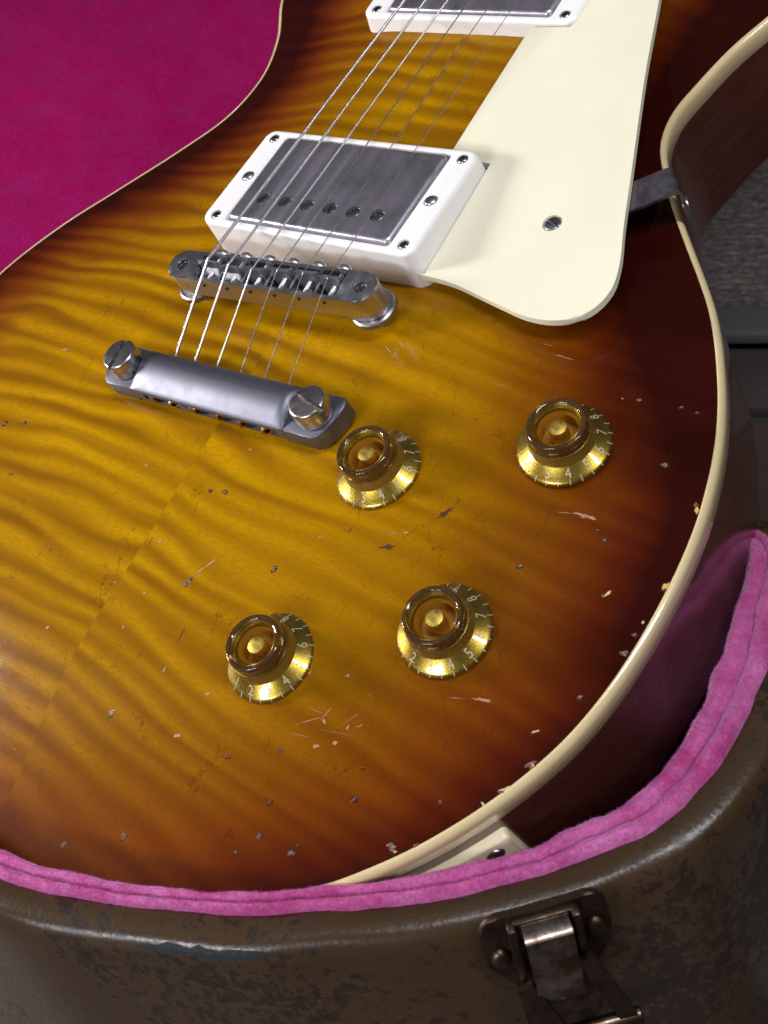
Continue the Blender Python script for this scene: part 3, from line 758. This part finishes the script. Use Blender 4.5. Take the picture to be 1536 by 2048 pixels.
# ------------------------------------------------------------------ chips, dings and scratches in the lacquer
CHIP = [(127.4, -39.6, 10.0, 5.19, 1.6, 'p'), (122.8, -40.7, 18.0, 5.7, 0.44, 'p'), (84.2, -61.8, 22.0, 2.71, 0.99, 'p'), (80.3, -63.3, 19.0, 7.4, 0.41, 'p'), (92.5, -52.7, 59.0, 4.91, 2.2, 'b'), (94.1, -48.6, 89.0, 2.16, 0.65, 'b'), (81.0, -67.6, 23.0, 3.94, 1.97, 'b'), (119.0, -97.8, 19.0, 4.44, 0.38, 'p'), (124.2, -95.9, 16.0, 5.19, 1.4, 'p'), (24.2, -97.4, 76.0, 3.2, 1.83, 'g'), (25.9, -93.9, 64.0, 4.4, 1.21, 'p'), (28.2, -89.7, 58.0, 5.05, 1.2, 'p'), (50.1, -84.7, 103.0, 2.27, 1.64, 'g'), (-17.4, -67.4, 15.0, 1.62, 1.22, 'p'), (17.9, -67.4, 16.0, 1.66, 1.5, 'g'), (12.3, -68.5, 16.0, 1.12, 1.14, 'g'), (5.7, -89.2, 17.0, 1.89, 1.48, 'p'), (11.8, -105.5, 2.0, 1.21, 1.25, 'p'), (23.5, -141.0, 82.0, 2.5, 2.04, 'g'), (23.6, -139.9, 20.0, 1.45, 0.87, 'p'), (47.9, -138.4, 30.0, 2.93, 1.69, 'p'), (34.1, -123.2, 88.0, 1.95, 1.12, 'p'), (51.7, -124.5, 21.0, 1.81, 1.14, 'p'), (11.8, -117.5, 51.0, 1.54, 1.4, 'p'), (-15.5, -127.0, 19.0, 1.6, 1.07, 'p'), (-89.7, -69.4, 14.0, 1.92, 1.9, 'g'), (-81.2, -66.8, 14.0, 1.89, 1.41, 'g'), (-71.7, -85.9, 16.0, 1.61, 1.11, 'g'), (84.4, -119.3, 37.0, 7.34, 0.53, 'p'), (88.1, -115.8, 73.0, 6.0, 0.43, 'p'), (86.3, -116.1, 5.0, 5.8, 0.26, 'p'), (88.7, -117.8, -32.0, 1.64, 1.22, 'p'), (95.2, -116.5, 83.0, 1.53, 0.84, 'p'), (98.2, -114.8, 42.0, 1.62, 0.65, 'p'), (89.2, -124.3, 47.0, 2.05, 1.33, 'p'), (93.8, -121.4, 72.0, 1.42, 1.11, 'p'), (80.2, -129.7, 41.0, 1.72, 1.34, 'b'), (92.6, -119.0, 14.0, 8.5, 0.25, 'p'), (95.0, -114.5, 57.0, 5.83, 0.27, 'p'), (83.7, -123.6, 12.0, 5.89, 0.25, 'p'), (45.1, -168.2, 84.0, 2.11, 2.24, 'd'), (84.4, -151.1, 72.0, 2.06, 1.91, 'd'), (95.4, -150.8, 63.0, 2.2, 1.99, 'd'), (80.0, -157.4, 24.0, 1.67, 1.15, 'd'), (27.3, -178.1, 50.0, 1.84, 1.51, 'd'), (96.1, -148.6, 24.0, 1.01, 0.88, 'd'), (105.0, -131.9, 63.0, 1.93, 1.48, 'd'), (83.4, -142.3, 50.0, 1.39, 0.96, 'd'), (103.6, -123.8, 24.0, 1.1, 0.75, 'd'), (126.5, -123.0, 43.0, 1.54, 1.17, 'd'), (66.0, -137.0, 22.0, 1.57, 0.91, 'd'), (142.3, -57.1, 61.0, 2.55, 1.1, 'y'), (141.4, -58.4, -38.0, 1.38, 0.63, 'g'), (135.2, -43.9, 23.0, 1.4, 1.3, 'g'), (132.4, -41.9, 23.0, 0.77, 0.58, 'g'), (118.5, -59.3, 57.0, 1.57, 1.26, 'g'), (140.2, -17.8, 20.0, 1.95, 1.55, 'g'), (140.6, -18.0, 20.0, 0.91, 0.93, 'y'), (125.1, -1.1, 21.0, 1.46, 1.18, 'g'), (120.9, -2.4, 22.0, 0.93, 0.85, 'p'), (136.7, 0.4, 30.0, 1.44, 0.83, 'g'), (141.6, 0.1, 28.0, 1.31, 0.66, 'g'), (147.7, -85.3, 21.0, 1.53, 1.19, 'g'), (141.3, -97.4, 33.0, 1.77, 1.04, 'y'), (140.7, -98.1, 23.0, 1.02, 0.64, 'g'), (153.2, -70.6, 20.0, 2.79, 1.22, 'g'), (153.3, -65.3, 19.0, 1.53, 0.83, 'g'), (153.7, -27.7, -66.0, 2.69, 1.42, 'y'), (152.9, -26.3, -15.0, 1.72, 1.24, 'g'), (155.1, -50.3, 86.0, 2.9, 1.51, 'y'), (155.1, -51.5, 18.0, 1.27, 1.13, 'g'), (143.9, -105.4, 43.0, 2.49, 1.85, 'g'), (144.6, -105.6, 22.0, 1.28, 1.02, 'y'), (140.5, -113.7, 48.0, 3.23, 1.19, 'c'), (140.1, -114.6, 23.0, 1.56, 0.89, 'g'), (137.2, -119.1, -32.0, 1.86, 0.99, 'c'), (120.6, -138.4, -20.0, 3.32, 1.98, 'g'), (121.4, -138.8, 24.0, 1.36, 1.01, 'y'), (119.6, -137.9, 24.0, 1.36, 1.01, 'd'), (126.1, -135.0, 53.0, 1.5, 1.21, 'd'), (153.9, -61.5, 64.0, 1.25, 0.84, 'c'), (48.0, -4.2, -33.0, 5.61, 0.76, 'p'), (44.5, -7.1, -29.0, 3.25, 0.76, 'p'), (99.8, 4.6, 3.0, 7.59, 0.61, 'p'), (93.4, 7.0, 6.0, 4.45, 0.36, 'p'), (87.3, -10.4, 6.0, 6.24, 0.26, 'p'), (78.6, -107.8, 74.0, 1.33, 0.92, 'p'), (89.1, -104.5, 52.0, 1.75, 1.13, 'p'), (58.8, -71.3, 17.0, 1.32, 0.84, 'p'), (17.6, -52.0, 15.0, 1.3, 1.16, 'p'), (48.4, -133.4, 82.0, 4.03, 0.34, 'b'), (33.0, -113.0, 94.0, 5.75, 0.58, 'b'), (-33.8, -104.7, 109.0, 3.06, 0.69, 'b'), (-35.9, -126.3, 74.0, 2.17, 0.72, 'b'), (-1.2, -106.1, 18.0, 1.53, 0.91, 'p'), (2.3, -90.6, 93.0, 3.1, 0.43, 'b'), (111.7, -93.1, 24.0, 1.06, 0.78, 'p'), (97.2, -106.5, -4.0, 4.18, 0.19, 'p'), (124.3, -80.3, 55.0, 3.07, 0.26, 'b'), (12.7, -26.3, 79.0, 1.93, 0.69, 'p'), (-85.3, -36.0, 12.0, 2.89, 1.24, 'p'), (66.8, -66.3, 77.0, 2.27, 0.55, 'b')]
CM = {'p': plain('pale_bare_scratch', (0.36, 0.18, 0.095), 0.5, var=0.25, scale=0.6), 'g': plain('grey_ding', (0.15, 0.10, 0.09), 0.3, var=0.5, scale=0.9), 'y': plain('yellow_bare_wood', (0.58, 0.36, 0.08), 0.6, var=0.3, scale=0.6),
      'b': plain('dark_scratch', (0.060, 0.015, 0.002), 0.5), 'd': plain('dull_red_ding', (0.16, 0.055, 0.035), 0.25, var=0.4, scale=0.8), 'c': plain('cream_chip', (0.52, 0.40, 0.22), 0.5)}
CNAME = {'p': 'bare_scratches', 'g': 'grey_dings', 'y': 'bare_wood_chips', 'b': 'dark_scratches', 'd': 'dull_dings', 'c': 'binding_chips', 'r': 'chip_edge_shade'}
CB = {k: bmesh.new() for k in CNAME}
crn = random.Random(11)
def blob(b, x, y, ang, l, w_, h, jag):
    n = max(9, min(26, int(l * 4))); ca, sa_ = math.cos(ang), math.sin(ang); ring = []; qq = []
    ph = crn.random() * 6
    for i in range(n):
        a = 2 * math.pi * i / n
        r = 1 + jag * (crn.random() - 0.5) * 1.5 + 0.18 * math.sin(2 * a + ph)
        if l > 4 * w_: r2 = r * (0.35 + 0.65 * abs(math.sin(a * 0.5 + ph)))
        else: r2 = r
        u = math.cos(a) * l / 2 * r; v = math.sin(a) * w_ / 2 * r2
        qq.append((x + u * ca - v * sa_, y + u * sa_ + v * ca))
    qq.append((x, y))
    dd = seg_dist(np.array(qq)); zz = ztop_d(dd)
    vs = [b.verts.new(Vector((q[0], q[1], z + h)) * S) for q, z in zip(qq, zz)]
    for i in range(n): b.faces.new((vs[-1], vs[i], vs[(i + 1) % n]))
for x, y, a, l, w_, t in CHIP:
    l *= 0.85; w_ *= 0.7
    if t in 'gyd': blob(CB['r'], x + 0.08, y - 0.12, rad(a), l + 0.5, w_ + 0.45, 0.05, 0.5)  # larger dark blob underneath paints shading for depth around the ding
    blob(CB[t], x, y, rad(a), l, w_, 0.09, 0.75)
    if t in 'gd' and l > 1.2:
        for _ in range(2): blob(CB['p' if t == 'g' else 'g'], x + crn.gauss(0, l * 0.2), y + crn.gauss(0, l * 0.2), crn.random() * 3, l * 0.35, w_ * 0.3, 0.12, 0.8)
for _ in range(14):                      # tiny specks scattered over the lower bout
    x = crn.uniform(-110, 145); y = crn.uniform(-180, 20)
    if seg_dist(np.array([[x, y]]))[0] < 6 or (abs(x) < 58 and y > -60): continue
    l = crn.uniform(0.3, 0.8); blob(CB[crn.choice('pgdb')], x, y, crn.random() * 3, l, l * 0.7, 0.07, 0.8)
CM['r'] = plain('painted_edge_shade', (0.035, 0.012, 0.006), 0.25)  # colour of the depth shade painted around dings
for k, nm in CNAME.items():
    o = part(nm, CB[k], CM[k], None, None, False); o['kind'] = 'stuff'
    for p_ in o.data.polygons:
        if p_.normal.z < 0: o.data.flip_normals(); break


# ------------------------------------------------------------------ case
case = thing('guitar_case', 'worn brown arched guitar case with pink plush lining and rusty latch around the guitar', 'guitar case', (0, 0, -92))
def K(o, parent=None):
    o.parent = parent or case
    if parent is None: o.matrix_parent_inverse = Matrix.Translation((0, 0, 92 * S))
    return o
TILT = rad(21.0)                         # the guitar lies neck-up in the case, so the case is tipped against the guitar's own axes
UPV = np.array((0.0, math.sin(TILT), math.cos(TILT)))
MG = Matrix.Rotation(-TILT, 4, 'X')
zrim = lambda y: 2.0 - math.tan(TILT) * (y + 190.0)
CR = [(19.2, -187.1, 4.0), (37.5, -184.3, 4.0), (52.8, -179.8, 4.0), (67.2, -174.8, 4.5), (80.7, -169.6, 5.0), (93.4, -164.0, 5.5), (109.2, -153.6, 5.5), (127.6, -141.3, 5.0), (146.9, -123.5, 5.0), (158.8, -108.7, 7.0), (166.2, -95.8, 10.0), (168.6, -74.8, 13.0), (165.7, -55.8, 15.0), (160.5, -34.0, 16.0), (156.6, -19.6, 15.0), (152.5, -13.5, 14), (144, -10.5, 12), (130, -9, 8), (100, -9, 2), (40, -8, 2), (-40, -8, 2), (-110, -9, 2), (-155, -14, 2), (-178, -30, 2), (-186, -58, 2), (-180, -88, 2), (-165, -118, 2), (-141, -145, 3), (-108, -167, 4), (-70, -181, 4), (-28, -189.5, 4)]
CP = spline(CR, True, 2.5); CN = normals2d(CP[:, :2])
CP[:, 2] = [zrim(y) - 2.0 + z for y, z in zip(CP[:, 1], CP[:, 2])]
ct_, st_ = math.cos(TILT), math.sin(TILT)
CN3 = np.stack([CN[:, 0], CN[:, 1] * ct_, -CN[:, 1] * st_], 1); CN3 /= np.linalg.norm(CN3, axis=1)[:, None]
nC = len(CP)
per = np.concatenate([[0], np.cumsum(np.linalg.norm(np.diff(CP[:, :2], axis=0), axis=1))])
wide = np.where(CP[:, 1] < -98, np.interp(CP[:, 0], [-60, 17, 55, 110, 157], [1.1, 0.95, 0.66, 0.70, 1.0]), np.interp(CP[:, 1], [-98, -75, -45, -25, 0], [1.15, 1.8, 1.7, 1.1, 0.8]))
wide = np.convolve(np.concatenate([wide[-12:], wide, wide[:12]]), np.ones(25) / 25, 'valid')
def wob(i, f, ph, amp): return amp * (mnoise.noise(Vector((per[i] * f, ph, 0.3))))
FLOORD = -185.0                          # height of the floor along the case's up axis
def sweep(profile, wobble=None, sc_w=False):
    loops = []
    for (u, z, k) in profile:
        L = []
        for i in range(nC):
            du = dz = 0.0
            if wobble: du, dz = wobble(i, u, z)
            uu = (u * wide[i] if u > 0 else u * min(1, wide[i])) if sc_w else u - 7.0 * (1 - wide[i])
            p_ = CP[i] + CN3[i] * (uu + du)
            if k: p_ = p_ + UPV * (z + dz)
            else: p_ = p_ + UPV * (FLOORD + 6 + z - p_ @ UPV)
            L.append(tuple(p_))
        loops.append(L)
    return loops
def plush_wob(i, u, z):
    g = float(np.clip(wide[i], 0.7, 1.8))
    return g * (wob(i, 0.05, u * 0.06, 0.9) + wob(i, 0.16, u * 0.3 + 9, 0.7)), g * (wob(i, 0.06, u * 0.08 + 5, 0.8) + wob(i, 0.22, u * 0.35, 0.6) + wob(i, 0.5, u * 0.5, 0.3))
prof = [(-14, 10, 0), (-10, 18, 0), (-6.5, -16, 1), (-5.4, -8, 1), (-4.6, -3.4, 1), (-3.4, -1.0, 1), (-2.0, -0.1, 1), (-0.6, 0.0, 1), (0.6, -0.6, 1), (1.5, -1.6, 1), (1.9, -2.4, 1), (2.5, -1.7, 1), (3.4, -0.8, 1), (4.5, -0.5, 1), (5.6, -0.8, 1), (6.5, -1.7, 1), (7.0, -3.0, 1), (7.2, -5.5, 1)]
bm = bmesh.new()
prof = [(u, z, k) if u < -4.2 or not k else (-0.3 + (u + 3.4) * 0.70, z, k) for u, z, k in prof]
prof = [(u if k == 0 or u > -4 else u + 3.4, z, k) for u, z, k in prof]
loops = sweep(prof, plush_wob, True)
rings = loft(bm, loops, True, False)
lining = link('lining', bm, M_PLUSH, None, True, 80); K(lining)
# short plush pile along the visible lip: real fibres
def pile():
    bm = bmesh.new(); rnd = random.Random(3)
    P_ = np.array(loops)                       # rows x n x 3
    cnt = 0
    vis = [i for i in range(nC) if CP[i, 1] < -10 and CP[i, 0] > -60]
    for _ in range(26000):
        i = rnd.choice(vis); r_ = rnd.uniform(3.0, len(prof) - 2.01); j = int(r_); f = r_ - j; g = rnd.random()
        a = P_[j, i] * (1 - f) + P_[j + 1, i] * f; b2 = P_[j, (i + 1) % nC] * (1 - f) + P_[j + 1, (i + 1) % nC] * f
        p_ = Vector(a * (1 - g) + b2 * g)
        tu = Vector(P_[j + 1, i] - P_[j, i]); tv = Vector(P_[j, (i + 1) % nC] - P_[j, i]); nn = tu.cross(tv)
        if nn.length < 1e-6: continue
        nn.normalize()
        if nn.dot(Vector(UPV)) < -0.1: nn = -nn
        d_ = (nn + Vector((rnd.gauss(0, .35), rnd.gauss(0, .35), rnd.gauss(0, .3)))).normalized()
        s_ = d_.orthogonal().normalized(); s_.rotate(Matrix.Rotation(rnd.random() * 6.28, 3, d_))
        h = rnd.uniform(0.3, 0.8); w_ = 0.06
        v = [bm.verts.new(q * S) for q in (p_ - s_ * w_ - d_ * 0.1, p_ + s_ * w_ - d_ * 0.1, p_ + d_ * h)]
        bm.faces.new(v)
    o = link('plush_pile', bm, M_PLUSH, None, False, 30, False); o['kind'] = 'stuff'; return K(o)
pile()
# hard shell
prof_s = [(5.4, -5.2, 1), (6.6, -3.6, 1), (8.2, -3.3, 1), (10.4, -3.6, 1), (12.6, -3.9, 1), (14.4, -4.8, 1), (15.6, -6.4, 1), (16.3, -8.4, 1), (16.6, -11.0, 1), (16.7, -16.0, 1), (16.8, -24, 1), (16.8, 6, 0), (15.6, 1.0, 0), (12.5, -0.5, 0)]
bm = bmesh.new()
def shell_wob(i, u, z): return wob(i, 0.03, 3.1, 0.5), wob(i, 0.035, u * 0.05 + 2, 0.5)
sl_ = sweep(prof_s, shell_wob)
loft(bm, sl_, False, True)
shell = link('shell', bm, M_CASE, None, True, 60); K(shell)

# lid opened back on the bass side: a shallow lined tray
ML = MG @ T(-208, 190, -118) @ Matrix.Rotation(rad(18), 4, 'Y')
LX, LY = 430.0, 420.0
def tray(off, lift):
    bm = bmesh.new(); nx, ny = 72, 110; V = []
    for i in range(nx + 1):
        row = []
        for j in range(ny + 1):
            u = i / nx; v = j / ny
            x = -LX * u; y = -LY + 2 * LY * v
            ed = min(u, 1 - u) * LX; ev = min(v, 1 - v) * 2 * LY
            e_ = max(0.0, 1 - math.hypot(max(0, 55 - ed), max(0, 55 - ev)) / 55.0)
            z = 42.0 * (1 - math.sqrt(max(0, 1 - (1 - e_) ** 2))) if e_ < 1 else 0.0
            if off == 0: z += 2.2 * mnoise.noise(Vector((x * 0.010, y * 0.010, 1.7))) + 0.7 * mnoise.noise(Vector((x * 0.05, y * 0.05, 4.2)))
            cx_ = x + LX / 2; k = 1 + off / 215.0
            row.append(bm.verts.new(Vector((cx_ * k - LX / 2, y * k, z - lift)) * S))
        V.append(row)
    for i in range(nx):
        for j in range(ny): bm.faces.new((V[i][j], V[i + 1][j], V[i + 1][j + 1], V[i][j + 1]))
    return bm
lid = link('lid', tray(6, 9), M_CASE, None, True, 60); K(lid); lid.matrix_basis = ML
lid_l = link('lid_lining', tray(0, 0), M_LID, None, True, 80); lid_l.parent = lid

# latch on the shell wall
def latch():
    i = int(np.argmin(np.linalg.norm(CP[:, :2] - np.array((147.0, -122.5)), axis=1)))
    n = CN3[i]; t = np.cross(UPV, n); o_ = CP[i] + n * 16.9 + UPV * 1.6
    M = Matrix([[t[r], UPV[r] * 1.28, n[r], o_[r] * S] for r in range(3)] + [[0, 0, 0, 1]])   # local: x along the wall, y up, z outwards
    b = bmesh.new()
    pl = [(-15.5, -3), (-13.5, -0.6), (-6.5, -0.4), (6.0, -0.4), (13.0, -0.6), (15.0, -3), (15.4, -14), (14.0, -17.5), (10.5, -21), (10.0, -36), (8, -41), (-8, -41), (-10, -36), (-10.5, -21), (-14.5, -17.5), (-15.8, -13)]
    pl = [tuple(q) for q in spline(pl, True, 1.2)]
    prism(b, pl, -0.8, 1.3, 0.6, 2)
    la = link('latch', b, M_LATCH, None, True, 40); K(la); la.matrix_basis = M
    def sub(name, b, mat, ang=35): o = link(name, b, mat, None, True, ang); o.parent = la; return o
    for nm, x in (('guide_rail', -8.2), ('guide_rail', 7.4)):
        b = bmesh.new(); box(b, x - 1.0, x + 1.0, -22, -0.9, 0.8, 5.2, 0.5); sub(nm, b, M_LATCH)
    b = bmesh.new(); box(b, -7.6, 6.8, -4.6, -1.6, 1.0, 2.2, 0.4); box(b, -7.6, 6.8, -1.9, -0.9, 1.0, 3.4, 0.35); sub('keeper', b, M_LATCH)
    b = bmesh.new()
    L = [[(-6.2, y, z), (5.6, y, z), (5.6, y + dy, z2), (-6.2, y + dy, z2)] for y, z, dy, z2 in ((-6.0, 2.0, 0, 2.0),)]
    prof = [(-1.6, 2.4), (-1.4, 7.6), (-2.0, 8.6), (-3.0, 9.0), (-23.0, 7.4), (-24.6, 6.8), (-25.0, 5.0), (-25.0, 2.0)]
    loft(b, [[(x, y, z) for y, z in prof] for x in (-5.9, -5.4, 5.0, 5.5)])
    bmesh.ops.bevel(b, geom=[e_ for e_ in b.edges if len(e_.link_faces) == 2 and e_.calc_face_angle(0) > 0.5], offset=0.35 * S, segments=2, affect='EDGES')
    sub('lever', b, M_LEVER)
    for x, sg in ((-7.0, -1), (6.6, 1)):
        b = bmesh.new()
        ax, ay = (x - 1.6, -17.0) if sg < 0 else (x + 0.6, -13.0); bx_, by = (-2.2, -34.5) if sg < 0 else (15.0, -34.5)
        d_ = Vector((bx_ - ax, by - ay, 0)).normalized(); s_ = Vector((-d_.y, d_.x, 0)) * 2.1
        loft(b, [[(ax + s_.x, ay + s_.y, 7.2), (ax - s_.x, ay - s_.y, 7.2), (ax - s_.x, ay - s_.y, 5.8), (ax + s_.x, ay + s_.y, 5.8)], [(bx_ + s_.x, by + s_.y, 9.4), (bx_ - s_.x, by - s_.y, 9.4), (bx_ - s_.x, by - s_.y, 8.0), (bx_ + s_.x, by + s_.y, 8.0)]])
        sub('link_arm', b, M_LATCH)
    b = bmesh.new(); lathe(b, [(2.2, -7), (2.6, -6.6), (2.6, 14.6), (2.2, 15)], 20, 'X', Matrix.Translation((3.0, -36.0, 8.2))); sub('hinge_barrel', b, M_LEVER)
    for x, y in ((-12.2, -12.2), (11.8, -10.2)):
        b = bmesh.new(); lathe(b, [(2.7, 0.8), (2.6, 1.9), (2.1, 2.6), (1.2, 3.0), (0.4, 3.1)], 20, 'Z', Matrix.Translation((x, y, 0))); sub('rivet', b, M_LATCH)
latch()

# torn patch of covering on the front lip
i = [k for k in range(nC) if -20 < CP[k, 0] < 120 and CP[k, 1] < -140]
def patch(name, u0, u1, s0, s1, mat, seed):
    bm = bmesh.new(); rows = []
    idx = sorted(i, key=lambda k: CP[k, 0]); idx = [k for k in idx if s0 < CP[k, 0] < s1]
    P_ = np.array(sl_); us = [p_[0] for p_ in prof_s]
    n_ = len(idx); prev = None
    for q, k in enumerate(idx):
        e_ = min(q, n_ - 1 - q) / 3.0; f = min(1.0, e_ + 0.15)
        a = 5.5 + (1 - f) * 1.0 + 0.9 * mnoise.noise(Vector((q * 0.9, seed, 0))); c = 6.9 - (1 - f) * 0.5 + 0.8 * mnoise.noise(Vector((q * 0.8, seed + 4, 0)))
        row = []
        for h in range(5):
            r_ = a + (c - a) * h / 4; j = int(r_); g = r_ - j
            p_ = P_[j, k] * (1 - g) + P_[j + 1, k] * g
            nn = CN3[k] * 0.7 + UPV * 0.7; row.append(bm.verts.new(Vector(p_ + nn * 0.12) * S))
        if prev:
            for h in range(4): bm.faces.new((prev[h], row[h], row[h + 1], prev[h + 1]))
        prev = row
    o = link(name, bm, mat, None, True, 60); o.parent = shell; return o
patch('torn_patch', 0, 0, 66, 101, M_PATCH, 2.0)

# ------------------------------------------------------------------ background
def carpet_material():
    t = NT('grey_woven_carpet'); v = t.obj()
    a = t.noise(t.obj(sc3=(0.8, 1.6, 1)), 0.22, 3, 0.6); b_ = t.noise(v, 0.6, 4, 0.7)
    col = t.mix(t.rng(a, 0.3, 0.7), (0.040, 0.032, 0.030), (0.160, 0.135, 0.125))
    col = t.mix(t.rng(b_, 0.4, 0.7, 0, 0.6), col, (0.05, 0.045, 0.045))
    t.set(Base_Color=col, Roughness=0.95, Specular_IOR_Level=0.1, Normal=t.bump(b_, 0.7, 0.002)); return t.m
def floor_material():
    t = NT('grey_floor'); v = t.obj(); a = t.noise(v, 0.02, 5, 0.6); b_ = t.noise(v, 0.3, 4, 0.7)
    t.set(Base_Color=t.mix(t.rng(a, 0.3, 0.7), (0.026, 0.021, 0.020), (0.046, 0.038, 0.036)), Roughness=0.55, Normal=t.bump(b_, 0.2, 0.0006)); return t.m
FB = floor_material(); FB2 = plain('brownish_floor', (0.046, 0.029, 0.023), 0.5, bump=0.2, var=0.2)
b = bmesh.new(); prism(b, [(-2500, -1800), (2500, -1800), (2500, 2500), (-2500, 2500)], FLOORD - 60, FLOORD - 6)
fl = link('floor', b, FB, None, False); fl['kind'] = 'structure'; fl.matrix_world = MG
DX = Vector((0.95, 0.31, 0)); DY = Vector((-0.31, 0.95, 0)); C0 = Vector((0, 298, 0))
MB = MG @ Matrix(((DX.x, DY.x, 0, 0), (DX.y, DY.y, 0, C0.y * S), (0, 0, 1, FLOORD * S), (0, 0, 0, 1)))
y1 = -28.0; wd = [52, 150, 150, 150, 150, 150, 150]; gp = [11, 5, 5, 5, 5, 5, 5]
for q, (w_, g_) in enumerate(zip(wd, gp)):
    b = bmesh.new(); box(b, -1400, 1400, y1 - w_, y1, -6.5, 0, 1.2)
    o = link('floor_board', b, [FB, FB2][q % 2] if q else FB, None, True, 40); o.parent = fl; o.matrix_basis = MG.inverted() @ MB
    y1 -= w_ + g_
# looped rug: rows of loops as real relief
bm = bmesh.new(); nu, nv = 300, 260; U0, U1, W0, W1 = -150, 260, 0, 360
grid = []
for i in range(nu + 1):
    row = []
    for j in range(nv + 1):
        u = U0 + (U1 - U0) * i / nu; w_ = W0 + (W1 - W0) * j / nv
        n_ = mnoise.noise(Vector((u * .04, w_ * .04, 0))); r_ = (w_ + 1.2 * n_) / 6.2
        h = 2.0 * abs(math.sin(r_ * math.pi)) * (0.45 + 0.55 * abs(math.sin((u + 2.6 * int(r_)) * math.pi / 5.6 + 1.6 * n_))) + 1.2 * mnoise.noise(Vector((u * 0.18, w_ * 0.22, 3)))
        if j == 0 or i in (0, nu) or j == nv: h = -8.0
        row.append(bm.verts.new(Vector((u, w_, 7 + h)) * S))
    grid.append(row)
for i in range(nu):
    for j in range(nv): bm.faces.new((grid[i][j], grid[i + 1][j], grid[i + 1][j + 1], grid[i][j + 1]))
rug = thing('rug', 'grey looped woven rug with a plain edge strip on the dark floor behind the guitar', 'rug', (0, 0, 0)); rug.matrix_world = MB
o = link('weave', bm, carpet_material(), None, True, 80, False); o.parent = rug
b = bmesh.new(); box(b, U0, U1, -26, 1.5, 0.3, 8.5, 2.2, None, 3)
o = link('edge_strip', b, plain('grey_edge_tape', (0.058, 0.056, 0.058), 0.7, bump=0.3), None, True, 40); o.parent = rug
